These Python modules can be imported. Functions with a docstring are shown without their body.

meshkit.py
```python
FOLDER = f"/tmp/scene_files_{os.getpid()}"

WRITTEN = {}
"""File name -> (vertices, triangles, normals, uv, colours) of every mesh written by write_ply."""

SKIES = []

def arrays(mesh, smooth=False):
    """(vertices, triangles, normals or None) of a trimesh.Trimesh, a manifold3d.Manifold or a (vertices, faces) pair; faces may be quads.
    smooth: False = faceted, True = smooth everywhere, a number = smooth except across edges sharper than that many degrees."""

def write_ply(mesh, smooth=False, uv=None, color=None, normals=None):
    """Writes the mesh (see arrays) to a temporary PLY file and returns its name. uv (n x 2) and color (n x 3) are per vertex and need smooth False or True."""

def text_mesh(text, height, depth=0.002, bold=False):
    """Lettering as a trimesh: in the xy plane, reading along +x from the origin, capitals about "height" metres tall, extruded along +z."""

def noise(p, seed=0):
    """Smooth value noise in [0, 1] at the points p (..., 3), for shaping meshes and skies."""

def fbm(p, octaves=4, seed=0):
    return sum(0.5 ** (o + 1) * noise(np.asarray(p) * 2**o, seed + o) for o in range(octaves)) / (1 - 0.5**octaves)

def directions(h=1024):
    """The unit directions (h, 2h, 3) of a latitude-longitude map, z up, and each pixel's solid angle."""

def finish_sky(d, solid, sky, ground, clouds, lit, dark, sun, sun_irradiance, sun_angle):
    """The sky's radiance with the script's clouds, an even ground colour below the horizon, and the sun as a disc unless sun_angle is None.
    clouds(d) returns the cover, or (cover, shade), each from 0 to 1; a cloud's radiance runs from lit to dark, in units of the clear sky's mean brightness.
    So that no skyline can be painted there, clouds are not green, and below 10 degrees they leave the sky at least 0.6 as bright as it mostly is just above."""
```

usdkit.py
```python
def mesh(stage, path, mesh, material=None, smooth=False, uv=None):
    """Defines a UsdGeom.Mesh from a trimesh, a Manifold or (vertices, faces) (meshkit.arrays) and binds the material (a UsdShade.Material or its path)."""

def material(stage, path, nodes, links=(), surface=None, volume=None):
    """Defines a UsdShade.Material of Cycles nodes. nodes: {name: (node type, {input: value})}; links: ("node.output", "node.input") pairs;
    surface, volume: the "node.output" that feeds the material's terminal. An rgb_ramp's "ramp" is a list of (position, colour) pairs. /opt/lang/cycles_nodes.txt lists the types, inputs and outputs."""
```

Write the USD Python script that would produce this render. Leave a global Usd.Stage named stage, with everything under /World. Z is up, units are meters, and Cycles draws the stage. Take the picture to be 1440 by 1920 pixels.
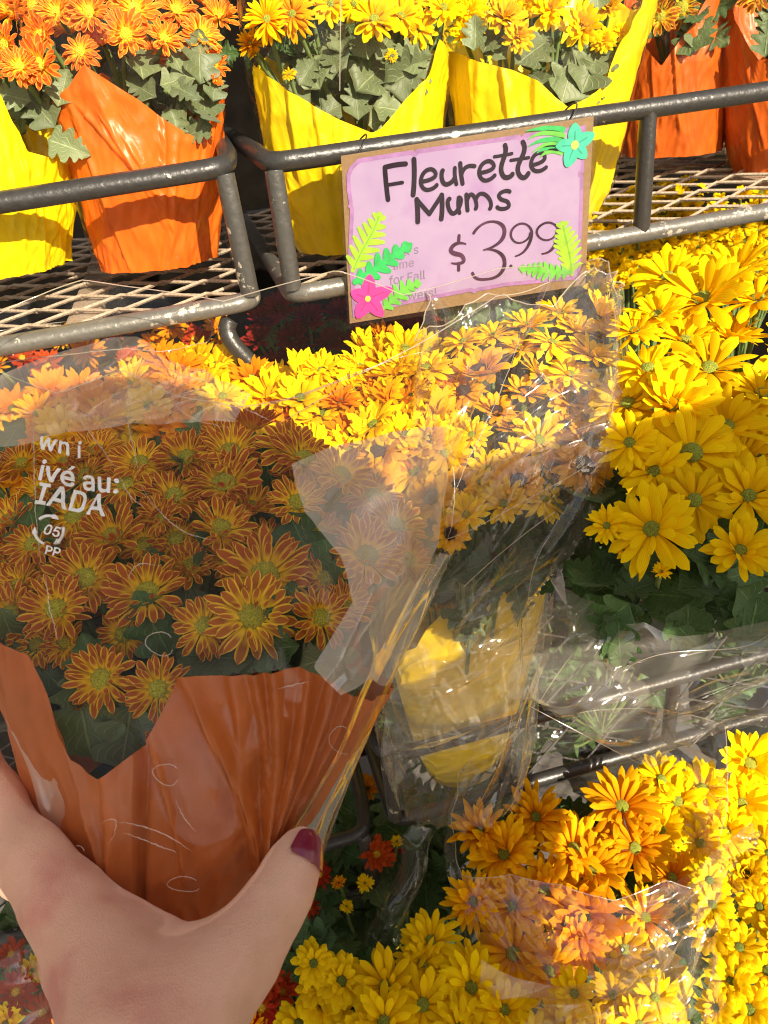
import math, random
import numpy as np, trimesh, usdkit, meshkit
import shapely
from shapely.geometry import Polygon, LineString, Point
from shapely.ops import unary_union
from scipy.interpolate import PchipInterpolator, splprep, splev
from scipy.spatial import cKDTree
from pxr import Usd, UsdGeom, UsdLux, UsdShade, Sdf, Gf, Vt

stage = Usd.Stage.CreateInMemory()
UsdGeom.SetStageUpAxis(stage, 'Z'); UsdGeom.SetStageMetersPerUnit(stage, 1.0)
UsdGeom.Xform.Define(stage, '/World'); UsdGeom.Scope.Define(stage, '/World/Looks')

# ------------------------------------------------------------------ camera, sky, sun
F = 1442.0                                            # focal length in pixels of a 1440 x 1920 picture
PITCH, YAW, ROLL = np.radians(31), np.radians(10.2), np.radians(7.5)
fwd = np.array([np.cos(PITCH) * np.sin(YAW), np.cos(PITCH) * np.cos(YAW), -np.sin(PITCH)])
R0 = np.array([np.cos(YAW), -np.sin(YAW), 0]); U0 = np.cross(R0, fwd)
rt = np.cos(ROLL) * R0 - np.sin(ROLL) * U0; up = np.cos(ROLL) * U0 + np.sin(ROLL) * R0
EYE = np.array([0, 0, 1.4])
cam = UsdGeom.Camera.Define(stage, '/World/camera')
cm = np.eye(4); cm[0, :3], cm[1, :3], cm[2, :3], cm[3, :3] = rt, up, -fwd, EYE
cam.AddTransformOp().Set(Gf.Matrix4d(cm.tolist()))
cam.CreateHorizontalApertureAttr(36.0); cam.CreateFocalLengthAttr(36.0 * F / 1440.0)
cam.CreateClippingRangeAttr(Gf.Vec2f(0.02, 1000)); cam.CreateExposureAttr(.97); cam.CreateFStopAttr(30.0); cam.CreateFocusDistanceAttr(.43)
TOSUN = np.array([.27, -.80, .46]); TOSUN /= np.linalg.norm(TOSUN)
sun = UsdLux.DistantLight.Define(stage, '/World/sun')
sun.CreateIntensityAttr(1.2); sun.CreateAngleAttr(.5); sun.CreateColorAttr(Gf.Vec3f(1, .90, .74))
sun.GetPrim().CreateAttribute('inputs:normalize', Sdf.ValueTypeNames.Bool).Set(True)
zx = TOSUN; xx = np.cross([0, 0, 1], zx); xx /= np.linalg.norm(xx); yx = np.cross(zx, xx)
sm = np.eye(4); sm[0, :3], sm[1, :3], sm[2, :3] = xx, yx, zx; sm[3, :3] = (2, -5, 4)
sun.AddTransformOp().Set(Gf.Matrix4d(sm.tolist()))
skym = usdkit.material(stage, '/World/Looks/sky', {
    'sky': ('sky_texture', {'sky_type': 'single_scattering', 'sun_disc': False, 'sun_elevation': float(math.asin(TOSUN[2])), 'sun_rotation': float(math.atan2(TOSUN[0], TOSUN[1])), 'aerosol_density': 2.5}),
    'tc': ('texture_coordinate', {}), 'n': ('noise_texture', {'scale': 2.2, 'detail': 5.0}),
    'r': ('rgb_ramp', {'ramp': [(.38, (0, 0, 0)), (.62, (1, 1, 1))]}),
    'mx': ('mix', {'color2': (2.6, 2.15, 1.6)}), 'bg': ('background_shader', {'strength': .14})},
    [('tc.generated', 'n.vector'), ('n.fac', 'r.fac'), ('r.color', 'mx.fac'), ('sky.color', 'mx.color1'), ('mx.color', 'bg.color')], surface='bg.background')
dome = UsdLux.DomeLight.Define(stage, '/World/sky'); UsdShade.MaterialBindingAPI.Apply(dome.GetPrim()).Bind(skym)
dome.GetPrim().SetCustomDataByKey('kind', 'structure')

# ------------------------------------------------------------------ helpers
def at(x, y, d):
    "point at axis depth d behind the picture position x, y (arrays welcome)"
    x, y, d = np.broadcast_arrays(*map(lambda a: np.asarray(a, float), (x, y, d)))
    return EYE + d[..., None] * (fwd + ((x - 720) / F)[..., None] * rt - ((y - 960) / F)[..., None] * up)
def atY(x, y, Y):
    x, y = np.broadcast_arrays(np.asarray(x, float), np.asarray(y, float))
    r = fwd + ((x - 720) / F)[..., None] * rt - ((y - 960) / F)[..., None] * up
    return EYE + r * ((Y - EYE[1]) / r[..., 1])[..., None]
def atZ(x, y, Z):
    r = fwd + ((x - 720) / F) * rt - ((y - 960) / F) * up; return EYE + r * (Z - EYE[2]) / r[2]
def proj(p):
    q = np.asarray(p) - EYE; d = q @ fwd
    return 720 + F * (q @ rt) / d, 960 - F * (q @ up) / d, d
unit = lambda v: np.asarray(v, float) / np.linalg.norm(v, axis=-1, keepdims=True)
NH = unit(-np.array([fwd[0], fwd[1], 0]))             # horizontal, towards the photographer
taken = {}
def numbered(parent, name):
    k = (parent, name); n = taken.get(k, 0); taken[k] = n + 1
    return f'{parent}/{name}' + (f'_{n:03d}' if n else '')
def tag(p, label=None, cat=None, group=None, kind=None):
    for k, v in (('label', label), ('category', cat), ('group', group), ('kind', kind)):
        if v: p.SetCustomDataByKey(k, v)
    return p
def thing(name, label, cat, group=None, loc=(0, 0, 0)):
    path = numbered('/World', name); x = UsdGeom.Xform.Define(stage, path)
    x.AddTranslateOp().Set(Gf.Vec3d(*map(float, loc))); tag(x.GetPrim(), label, cat, group)
    origin[path] = np.asarray(loc, float); return path
origin = {}
def root_of(path): return '/'.join(path.split('/')[:3])
def obj(name, mesh, mat, parent='/World', smooth=True, uv=None, label=None, kind=None, cat=None):
    path = numbered(parent, name)
    if uv is not None: smooth = True
    v, f, n = meshkit.arrays(mesh, smooth)
    o = origin.get(root_of(parent)) if parent != '/World' else None
    if o is not None: v = v - o
    m = UsdGeom.Mesh.Define(stage, path)
    m.CreatePointsAttr(Vt.Vec3fArray.FromNumpy(v.astype(np.float32)))
    m.CreateFaceVertexCountsAttr(Vt.IntArray.FromNumpy(np.full(len(f), 3, np.int32)))
    m.CreateFaceVertexIndicesAttr(Vt.IntArray.FromNumpy(f.astype(np.int32).ravel()))
    m.CreateSubdivisionSchemeAttr('none')
    if n is not None:
        m.CreateNormalsAttr(Vt.Vec3fArray.FromNumpy(n.astype(np.float32))); m.SetNormalsInterpolation('vertex')
    if uv is not None:
        UsdGeom.PrimvarsAPI(m).CreatePrimvar('st', Sdf.ValueTypeNames.TexCoord2fArray, 'vertex').Set(Vt.Vec2fArray.FromNumpy(np.asarray(uv, np.float32)))
    UsdShade.MaterialBindingAPI.Apply(m.GetPrim()).Bind(mat)
    tag(m.GetPrim(), label, cat, None, kind); return path
def grid_faces(ni, nj, wrap=False):
    i, j = np.meshgrid(np.arange(ni - 1), np.arange(nj if wrap else nj - 1), indexing='ij'); j2 = (j + 1) % nj
    return np.stack([i * nj + j, i * nj + j2, (i + 1) * nj + j2, (i + 1) * nj + j], -1).reshape(-1, 4)
def tris(q): return np.vstack([q[:, [0, 1, 2]], q[:, [0, 2, 3]]])
def join(parts):
    vs, fs, n = [], [], 0
    for v, f in parts:
        f = np.asarray(f); f = tris(f) if f.shape[1] == 4 else f
        vs.append(np.asarray(v)); fs.append(f + n); n += len(v)
    return np.vstack(vs), np.vstack(fs)
def tube(pts, r, sides=10, caps=True):
    p = np.asarray(pts, float); t = unit(np.gradient(p, axis=0)); r = np.broadcast_to(r, (len(p),))
    ref = np.array([0, 0, 1.]) if abs(t[0][2]) < .9 else np.array([1., 0, 0]); a = np.zeros_like(p)
    for i in range(len(p)):
        ref = ref - t[i] * (ref @ t[i]); ref = ref / (np.linalg.norm(ref) + 1e-12); a[i] = ref
    b = np.cross(t, a); g = np.arange(sides) * 2 * np.pi / sides
    v = p[:, None] + r[:, None, None] * (np.cos(g)[None, :, None] * a[:, None] + np.sin(g)[None, :, None] * b[:, None])
    f = tris(grid_faces(len(p), sides, True)); v = v.reshape(-1, 3)
    if caps:
        n = len(v); k = np.arange(sides); k2 = (k + 1) % sides; e = (len(p) - 1) * sides
        v = np.vstack([v, p[0], p[-1]]); f = np.vstack([f, np.c_[k2, k, np.full(sides, n)], np.c_[e + k, e + k2, np.full(sides, n + 1)]])
    return v, f
def bend(pts, rad=.015, n=6):
    "polyline with rounded corners"
    pts = [np.asarray(p, float) for p in pts]; out = [pts[0]]
    for a, b, c in zip(pts, pts[1:], pts[2:]):
        r = min(rad, np.linalg.norm(a - b) / 2.1, np.linalg.norm(c - b) / 2.1); p, q = b + unit(a - b) * r, b + unit(c - b) * r
        for s in np.linspace(0, 1, n): out.append((1 - s) ** 2 * p + 2 * s * (1 - s) * b + s * s * q)
    out.append(pts[-1]); return np.array(out)
def spline(pts, n=40):
    p = np.asarray(pts, float); tck, _ = splprep(p.T, s=0, k=min(3, len(p) - 1)); return np.array(splev(np.linspace(0, 1, n), tck)).T
def sstep(a, b, x): t = np.clip((x - a) / (b - a), 0, 1); return t * t * (3 - 2 * t)

# ------------------------------------------------------------------ materials
def mat(name, nodes, links, surface): return usdkit.material(stage, '/World/Looks/' + name, nodes, links, surface=surface)
def plain(name, col, rough=.5, metal=0., bump=0., bscale=200., var=.12, **kw):
    nodes = {'g': ('geometry', {}), 'n': ('noise_texture', {'scale': bscale, 'detail': 3.0}),
             'h': ('hsv', {'color': col}), 'm': ('map_range', {'from_min': .3, 'from_max': .7, 'to_min': 1 - var, 'to_max': 1 + var}),
             'b': ('bump', {'strength': bump, 'distance': .002}), 'p': ('principled_bsdf', {'roughness': rough, 'metallic': metal, **kw})}
    links = [('g.position', 'n.vector'), ('n.fac', 'm.value'), ('m.result', 'h.value'), ('h.color', 'p.base_color')]
    if bump: links += [('n.fac', 'b.height'), ('b.normal', 'p.normal')]
    return mat(name, nodes, links, 'p.BSDF')
def petal_mat(name, base, mid, tip, stripe=None, under=None, transl=.3):
    "petal colours along the length (v), an optional centre stripe across (u), an own colour below; varies from flower to flower"
    nodes = {'tc': ('texture_coordinate', {}), 's': ('separate_xyz', {}), 'g': ('geometry', {}), 'o': ('object_info', {}),
             'ramp': ('rgb_ramp', {'ramp': [(0, base), (.45, mid), (1, tip)]}),
             'ua': ('math', {'math_type': 'subtract', 'value2': .5}), 'ub': ('math', {'math_type': 'absolute'}),
             'us': ('map_range', {'range_type': 'smoothstep', 'from_min': .40, 'from_max': .27, 'to_min': 0., 'to_max': 1., 'clamp': True}),
             'vs': ('map_range', {'range_type': 'smoothstep', 'from_min': .26, 'from_max': .6, 'to_min': 0., 'to_max': .86, 'clamp': True}),
             'st': ('math', {'math_type': 'multiply'}), 'mx': ('mix', {'color2': stripe or tip}),
             'mu': ('mix', {'color2': under or mid}), 'mb': ('math', {'math_type': 'multiply', 'value2': .6 if under else 0.}),
             'fw': ('math', {'math_type': 'multiply', 'value2': 38.}), 'fib': ('math', {'math_type': 'sine'}), 'fm': ('math', {'math_type': 'multiply_add', 'value2': .07, 'value3': 1.}), 'vv': ('math', {'math_type': 'multiply'}),
             'vr': ('map_range', {'from_min': 0., 'from_max': 1., 'to_min': .82, 'to_max': 1.1}),
             'hr': ('map_range', {'from_min': 0., 'from_max': 1., 'to_min': .492, 'to_max': .507}),
             'h': ('hsv', {}),
             'p': ('principled_bsdf', {'roughness': .75, 'specular_ior_level': .05}), 't': ('translucent_bsdf', {}), 'm': ('mix_closure', {'fac': transl})}
    links = [('tc.UV', 's.vector'), ('s.y', 'ramp.fac'), ('s.x', 'ua.value1'), ('ua.value', 'ub.value1'), ('ub.value', 'us.value'), ('s.y', 'vs.value'),
             ('us.result', 'st.value1'), ('vs.result', 'st.value2'), ('ramp.color', 'mx.color1'), ('mx.color', 'mu.color1'), ('g.backfacing', 'mb.value1'), ('mb.value', 'mu.fac'),
             ('o.random', 'vr.value'), ('s.x', 'fw.value1'), ('fw.value', 'fib.value1'), ('fib.value', 'fm.value1'), ('fm.value', 'vv.value1'), ('vr.result', 'vv.value2'), ('vv.value', 'h.value'), ('o.random', 'hr.value'), ('hr.result', 'h.hue'), ('mu.color', 'h.color'), ('h.color', 'p.base_color'), ('h.color', 't.color'),
             ('p.BSDF', 'm.closure1'), ('t.BSDF', 'm.closure2')]
    if stripe: links.append(('st.value', 'mx.fac'))
    else: nodes['mx'][1]['fac'] = 0.
    return mat(name, nodes, links, 'm.closure')
MP = {
 'bronze': petal_mat('bronze_petal', (.94, .62, .02), (.94, .60, .03), (.90, .54, .06), (.40, .065, .018), (.50, .11, .025)),
 'flame': petal_mat('flame_petal', (.92, .60, .02), (.92, .48, .03), (.90, .36, .06), (.72, .11, .015), (.70, .13, .02)),
 'yellow': petal_mat('yellow_petal', (.86, .50, .002), (.91, .60, .003), (.91, .64, .004), None, (.88, .56, .003)),
 'amber': petal_mat('amber_petal', (.70, .18, .003), (.82, .36, .003), (.86, .46, .004), None, (.80, .33, .003)),
 'orange': petal_mat('orange_petal', (.74, .20, .003), (.82, .28, .003), (.85, .36, .004), None, (.78, .24, .003)),
 'dark_eye': petal_mat('dark_eye_petal', (.50, .14, .003), (.82, .40, .003), (.86, .48, .004), None, (.80, .38, .003)),
 'lemon': petal_mat('lemon_petal', (.80, .50, .004), (.86, .58, .005), (.88, .62, .006), None, (.80, .52, .005)),
 'red': petal_mat('red_petal', (.70, .26, .015), (.50, .06, .012), (.46, .05, .012), None, (.66, .26, .03)),
 'wine': petal_mat('wine_petal', (.30, .02, .015), (.22, .012, .012), (.26, .02, .018), None, (.25, .03, .02)),
}
MD = {k: plain(k + '_disc', c, .75, bump=.9, bscale=1400, var=.45) for k, c in dict(green=(.26, .30, .02), olive=(.40, .37, .02), gold=(.80, .50, .015), brown=(.045, .014, .006), moss=(.13, .17, .012)).items()}
def leaf_mat(name, col, col2, rough=.5):
    nodes = {'tc': ('texture_coordinate', {}), 's': ('separate_xyz', {}), 'g': ('geometry', {}), 'n': ('noise_texture', {'scale': 90., 'detail': 3.0}), 'o': ('object_info', {}),
             'ua': ('math', {'math_type': 'subtract', 'value2': .5}), 'ub': ('math', {'math_type': 'absolute'}),
             'k': ('math', {'math_type': 'multiply_add', 'value2': 1.1}), 'w': ('math', {'math_type': 'multiply', 'value2': 44.}), 'sn': ('math', {'math_type': 'sine'}),
             'vein': ('map_range', {'from_min': .82, 'from_max': 1., 'to_min': 0., 'to_max': .55, 'clamp': True}),
             'mid': ('map_range', {'from_min': .028, 'from_max': .01, 'to_min': 0., 'to_max': .8, 'clamp': True}), 'mxv': ('math', {'math_type': 'maximum'}),
             'cm': ('mix', {'color1': col, 'color2': col2}), 'cv': ('mix', {'color2': tuple(min(1, c * 1.7 + .03) for c in col2)}),
             'vr': ('map_range', {'to_min': .7, 'to_max': 1.25}), 'h': ('hsv', {}), 'bp': ('bump', {'strength': .5, 'distance': .0015}),
             'p': ('principled_bsdf', {'roughness': rough, 'sheen_weight': .1}), 't': ('translucent_bsdf', {}), 'm': ('mix_closure', {'fac': .2})}
    links = [('tc.UV', 's.vector'), ('s.x', 'ua.value1'), ('ua.value', 'ub.value1'), ('ub.value', 'k.value1'), ('s.y', 'k.value3'), ('k.value', 'w.value1'), ('w.value', 'sn.value1'),
             ('sn.value', 'vein.value'), ('ub.value', 'mid.value'), ('vein.result', 'mxv.value1'), ('mid.result', 'mxv.value2'), ('g.position', 'n.vector'), ('n.fac', 'cm.fac'), ('cm.color', 'cv.color1'), ('mxv.value', 'cv.fac'),
             ('o.random', 'vr.value'), ('vr.result', 'h.value'), ('cv.color', 'h.color'), ('h.color', 'p.base_color'), ('h.color', 't.color'), ('mxv.value', 'bp.height'), ('bp.normal', 'p.normal'),
             ('p.BSDF', 'm.closure1'), ('t.BSDF', 'm.closure2')]
    return mat(name, nodes, links, 'm.closure')
ML = {'grey': leaf_mat('grey_green_leaf', (.10, .135, .05), (.165, .20, .085)), 'deep': leaf_mat('deep_green_leaf', (.035, .085, .015), (.06, .13, .022)), 'mid': leaf_mat('mid_green_leaf', (.075, .12, .035), (.12, .17, .05))}
M_stem = plain('stem_green', (.13, .19, .05), .6)
M_plastic = plain('dark_plastic', (.02, .022, .018), .5); M_soil = plain('peat_soil', (.03, .02, .014), .95, bump=.8, bscale=300)
def paper(name, col, rough=.38):
    nodes = {'g': ('geometry', {}), 'n': ('noise_texture', {'scale': 45., 'detail': 5.0}), 'n2': ('noise_texture', {'scale': 700., 'detail': 2.0}), 'h': ('hsv', {'color': col}),
             'm': ('map_range', {'from_min': .3, 'from_max': .7, 'to_min': .86, 'to_max': 1.1}), 'b': ('bump', {'strength': .25, 'distance': .0025}), 'b2': ('bump', {'strength': .12, 'distance': .0008}),
             'p': ('principled_bsdf', {'roughness': rough, 'specular_ior_level': .45}), 't': ('translucent_bsdf', {'color': col}), 'x': ('mix_closure', {'fac': .16})}
    return mat(name, nodes, [('g.position', 'n.vector'), ('g.position', 'n2.vector'), ('n.fac', 'm.value'), ('m.result', 'h.value'), ('h.color', 'p.base_color'), ('n.fac', 'b.height'), ('n2.fac', 'b2.height'), ('b.normal', 'b2.normal'), ('b2.normal', 'p.normal'), ('p.BSDF', 'x.closure1'), ('t.BSDF', 'x.closure2')], 'x.closure')
M_orange = paper('orange_paper', (.82, .145, .010)); M_yellowp = paper('yellow_paper', (.90, .63, .004)); M_orange_shade = paper('shaded_orange_paper', (.50, .125, .022), .42); M_orange_dim = paper('dim_orange_paper', (.60, .11, .008))  # last two are the orange paper again, shade put into the colour
def film(name, f0=.012, edge=.75, rough=.06, bump=.2, bscale=30., milk=.003, tint=(.97, .96, .93)):
    "thin clear wrap: see-through, glossy by angle, with a faint milkiness"
    nodes = {'g': ('geometry', {}), 'n': ('noise_texture', {'scale': bscale, 'detail': 1.0, 'roughness': .5, 'distortion': .4}), 'b': ('bump', {'strength': bump, 'distance': .006}),
             'lw': ('layer_weight', {'blend': .5}), 'pw': ('math', {'math_type': 'power', 'value2': 4.5}), 'fr': ('math', {'math_type': 'multiply_add', 'value2': edge, 'value3': f0}),
             't': ('transparent_bsdf', {'color': tint}), 'gl': ('glossy_bsdf', {'roughness': rough, 'color': (1, 1, 1)}),
             'd': ('diffuse_bsdf', {'color': (.92, .84, .70)}), 'tl': ('translucent_bsdf', {'color': (.92, .84, .70)}), 'dt': ('mix_closure', {'fac': .5}),
             'a': ('mix_closure', {'fac': milk}), 'm': ('mix_closure', {})}
    return mat(name, nodes, [('g.position', 'n.vector'), ('n.fac', 'b.height'), ('b.normal', 'gl.normal'), ('b.normal', 'lw.normal'), ('lw.facing', 'pw.value1'), ('pw.value', 'fr.value1'), ('d.BSDF', 'dt.closure1'), ('tl.BSDF', 'dt.closure2'), ('t.BSDF', 'a.closure1'), ('dt.closure', 'a.closure2'), ('fr.value', 'm.fac'), ('a.closure', 'm.closure1'), ('gl.BSDF', 'm.closure2')], 'm.closure')
M_film = film('clear_film'); M_film2 = film('crinkled_film', .06, .85, .06, .5, 40., .028); M_fold = film('layered_film', .32, .6, .10, .2, 40., .05); M_drape = film('draped_film', .08, .85, .08, .4, 40., .13); M_sky_haze = film('sky_haze_film', .06, .75, .10, .35, 30., .34); M_glare = film('glare_film', .06, .6, .20, .5, 40., .24); M_edge = film('film_edge', .08, .8, .15, .2, 60., .25)  # haze and glare films: milkiness stands in for sky reflection and sun glare
def pipe(name, col, chip, amount):
    nodes = {'g': ('geometry', {}), 'n': ('noise_texture', {'scale': 60., 'detail': 6.0, 'roughness': .65}), 'r': ('rgb_ramp', {'ramp': [(amount, (0, 0, 0)), (amount + .025, (1, 1, 1))]}),
             'n2': ('noise_texture', {'scale': 260., 'detail': 4.0}), 'c2': ('mix', {'color1': tuple(c * .7 for c in col), 'color2': tuple(c * 1.25 for c in col)}), 'c': ('mix', {'color2': chip}),
             'b': ('bump', {'strength': .4, 'distance': .0012}), 'p': ('principled_bsdf', {'roughness': .36, 'metallic': .35})}
    return mat(name, nodes, [('g.position', 'n.vector'), ('g.position', 'n2.vector'), ('n.fac', 'r.fac'), ('n2.fac', 'c2.fac'), ('c2.color', 'c.color1'), ('r.color', 'c.fac'), ('c.color', 'p.base_color'), ('n2.fac', 'b.height'), ('b.normal', 'p.normal')], 'p.BSDF')
M_pipe = pipe('grey_pipe', (.045, .042, .038), (.55, .50, .38), .66); M_worn = pipe('worn_pipe', (.085, .08, .07), (.55, .50, .38), .60); M_bar = pipe('sunlit_bar', (.15, .14, .12), (.5, .45, .36), .60)  # last one: pipe in a lighter colour, standing in for its sunlit top
M_mesh = plain('dusty_mesh', (.33, .25, .17), .55, bump=.5, bscale=500, var=.3); M_meshd = plain('shaded_mesh', (.05, .042, .034), .55, bump=.5, bscale=500, var=.3)  # second copy paints shade into the mesh of the lower tiers

# ------------------------------------------------------------------ setting
def box(lo, hi):
    m = trimesh.creation.box(np.subtract(hi, lo)); m.apply_translation(np.add(lo, hi) / 2); return m
M_ground = plain('concrete', (.13, .115, .10), .9, bump=.4, bscale=60, var=.15)
obj('ground', box((-60, -60, -.1), (60, 60, 0)), M_ground, smooth=False, kind='structure')
M_wall = plain('dark_wall', (.006, .005, .004), .9, bump=.3, bscale=40, var=.25, specular_ior_level=0.)  # near black colour stands in for the shade between the racks
wl = obj('store_wall', box((-4, 1.25, 0), (4, 1.45, 3.2)), M_wall, smooth=False, label='wall behind the flower racks, its shadow put into a near black colour', cat='wall')

# ------------------------------------------------------------------ the racks
PR = .0066
def rack(label, xa, xb, corner, tiers, posts):
    """xa..xb the shelf's ends; corner the end seen in the picture; tiers (front Y, rail height, floor height)"""
    t = thing('flower_rack', label, 'display rack', None, (corner, .55, 0)); far = xb if corner == xa else xa; s = 1 if far > corner else -1
    for k, (Y, zr, zf) in enumerate(tiers):
        obj('top_rail', tube(bend([(far, Y, zr - .004), (corner + s * .0, Y, zr), (corner - s * .004, Y + .03, zr + .004), (corner - s * .012, Y + .34, zr + .004)], .022), PR, 14), M_pipe, t)
        obj('corner_post', tube(bend([(corner + s * .002, Y, zr - .004), (corner + s * .001, Y + .001, zf + .004)], .01), PR * .97, 14), M_worn, t)
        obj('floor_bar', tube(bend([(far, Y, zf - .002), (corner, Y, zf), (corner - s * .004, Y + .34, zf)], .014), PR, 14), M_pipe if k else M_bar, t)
        for x in posts: obj('rail_post', tube([(x, Y, zr - .001), (x, Y, zf + .001)], PR * .95, 12), M_pipe, t)
        obj('back_bar', tube([(far, Y + .36, zf), (corner, Y + .36, zf)], PR, 8), M_pipe, t)
        n = 17; parts = []                                  # expanded metal: zigzag strands meeting their neighbours
        L = abs(far - corner); m = int(L / .030)
        xs = corner + s * np.linspace(0, L, m + 1)
        for i in range(n):
            y0 = Y + .012 + i * .0205; zz = np.where((np.arange(m + 1) + i) % 2, .0095, -.0095)
            p = np.c_[xs, y0 + zz, np.full(m + 1, zf + .004) + np.where((np.arange(m + 1) + i) % 2, .0012, -.0008)]
            parts.append(tube(p, .0014, 4, False))
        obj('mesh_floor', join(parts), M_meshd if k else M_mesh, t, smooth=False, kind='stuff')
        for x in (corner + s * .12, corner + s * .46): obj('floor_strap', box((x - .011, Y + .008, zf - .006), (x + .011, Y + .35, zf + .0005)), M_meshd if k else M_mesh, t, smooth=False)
    for x in (corner + s * .27, far): obj('upright', tube([(x, .92, 0), (x, .92, 1.62)], .012, 10), M_pipe, t)
    return t
rackR = rack('grey pipe rack with mesh shelf carrying the price sign', .054, .80, .054, [(.55, 1.343, 1.257), (.45, .887, .803), (.27, .45, .38)], (.325, .62))
rackL = rack('grey pipe rack on the left with chipped corner post beside the orange pot', -.75, .026, .026, [(.55, 1.345, 1.258), (.45, .80, .72), (.27, .42, .35)], (-.30, -.55))
obj('bent_brace', tube(spline([atY(432, 598, .556), atY(427, 625, .553), atY(440, 648, .55), atY(462, 672, .548), atY(485, 700, .545)], 24), PR * .95, 12), M_pipe, rackL)

# ------------------------------------------------------------------ plant kit
KIND = {   # rings: petals, length, rise at base, rise at tip, half width; disc radius, disc material, pointedness
 'bronze': ([(18, .82, 26, 2, .118), (16, .76, 42, 18, .108), (11, .58, 62, 42, .075)], .29, 'olive', 2.2, -.10),
 'flame': ([(18, .82, 30, 8, .12), (16, .74, 48, 22, .105), (11, .52, 66, 42, .075)], .26, 'gold', 2.2, -.10),
 'yellow': ([(16, .86, 20, -10, .118), (14, .80, 36, 6, .112), (8, .62, 54, 30, .09)], .17, 'green', 2.6, .10),
 'amber': ([(19, .88, 22, -14, .09), (17, .82, 42, 14, .09), (12, .66, 58, 34, .07)], .16, 'green', 2.1, .12),
 'orange': ([(17, .84, 30, 2, .10), (16, .72, 48, 22, .09), (12, .5, 66, 44, .07)], .16, 'moss', 2.2, .1),
 'dark_eye': ([(17, .72, 18, -10, .14), (15, .64, 36, 8, .13), (9, .4, 56, 30, .10)], .31, 'brown', 2.2, .05),
 'lemon': ([(15, .78, 24, -2, .15), (13, .70, 40, 14, .14), (10, .52, 58, 34, .11)], .18, 'moss', 2.6, .10),
 'pom': ([(15, .84, 20, -6, .125), (15, .74, 44, 20, .12), (12, .58, 62, 44, .10), (8, .36, 78, 64, .08)], .10, 'gold', 2.2, .12),
 'wine': ([(18, .82, 30, 6, .11), (16, .72, 48, 24, .10), (12, .5, 66, 46, .08)], .14, 'moss', 2.0, .1),
 'red': ([(18, .82, 36, 10, .11), (15, .70, 52, 28, .10), (10, .48, 68, 48, .08)], .18, 'gold', 2.0, .1),
}
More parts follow.
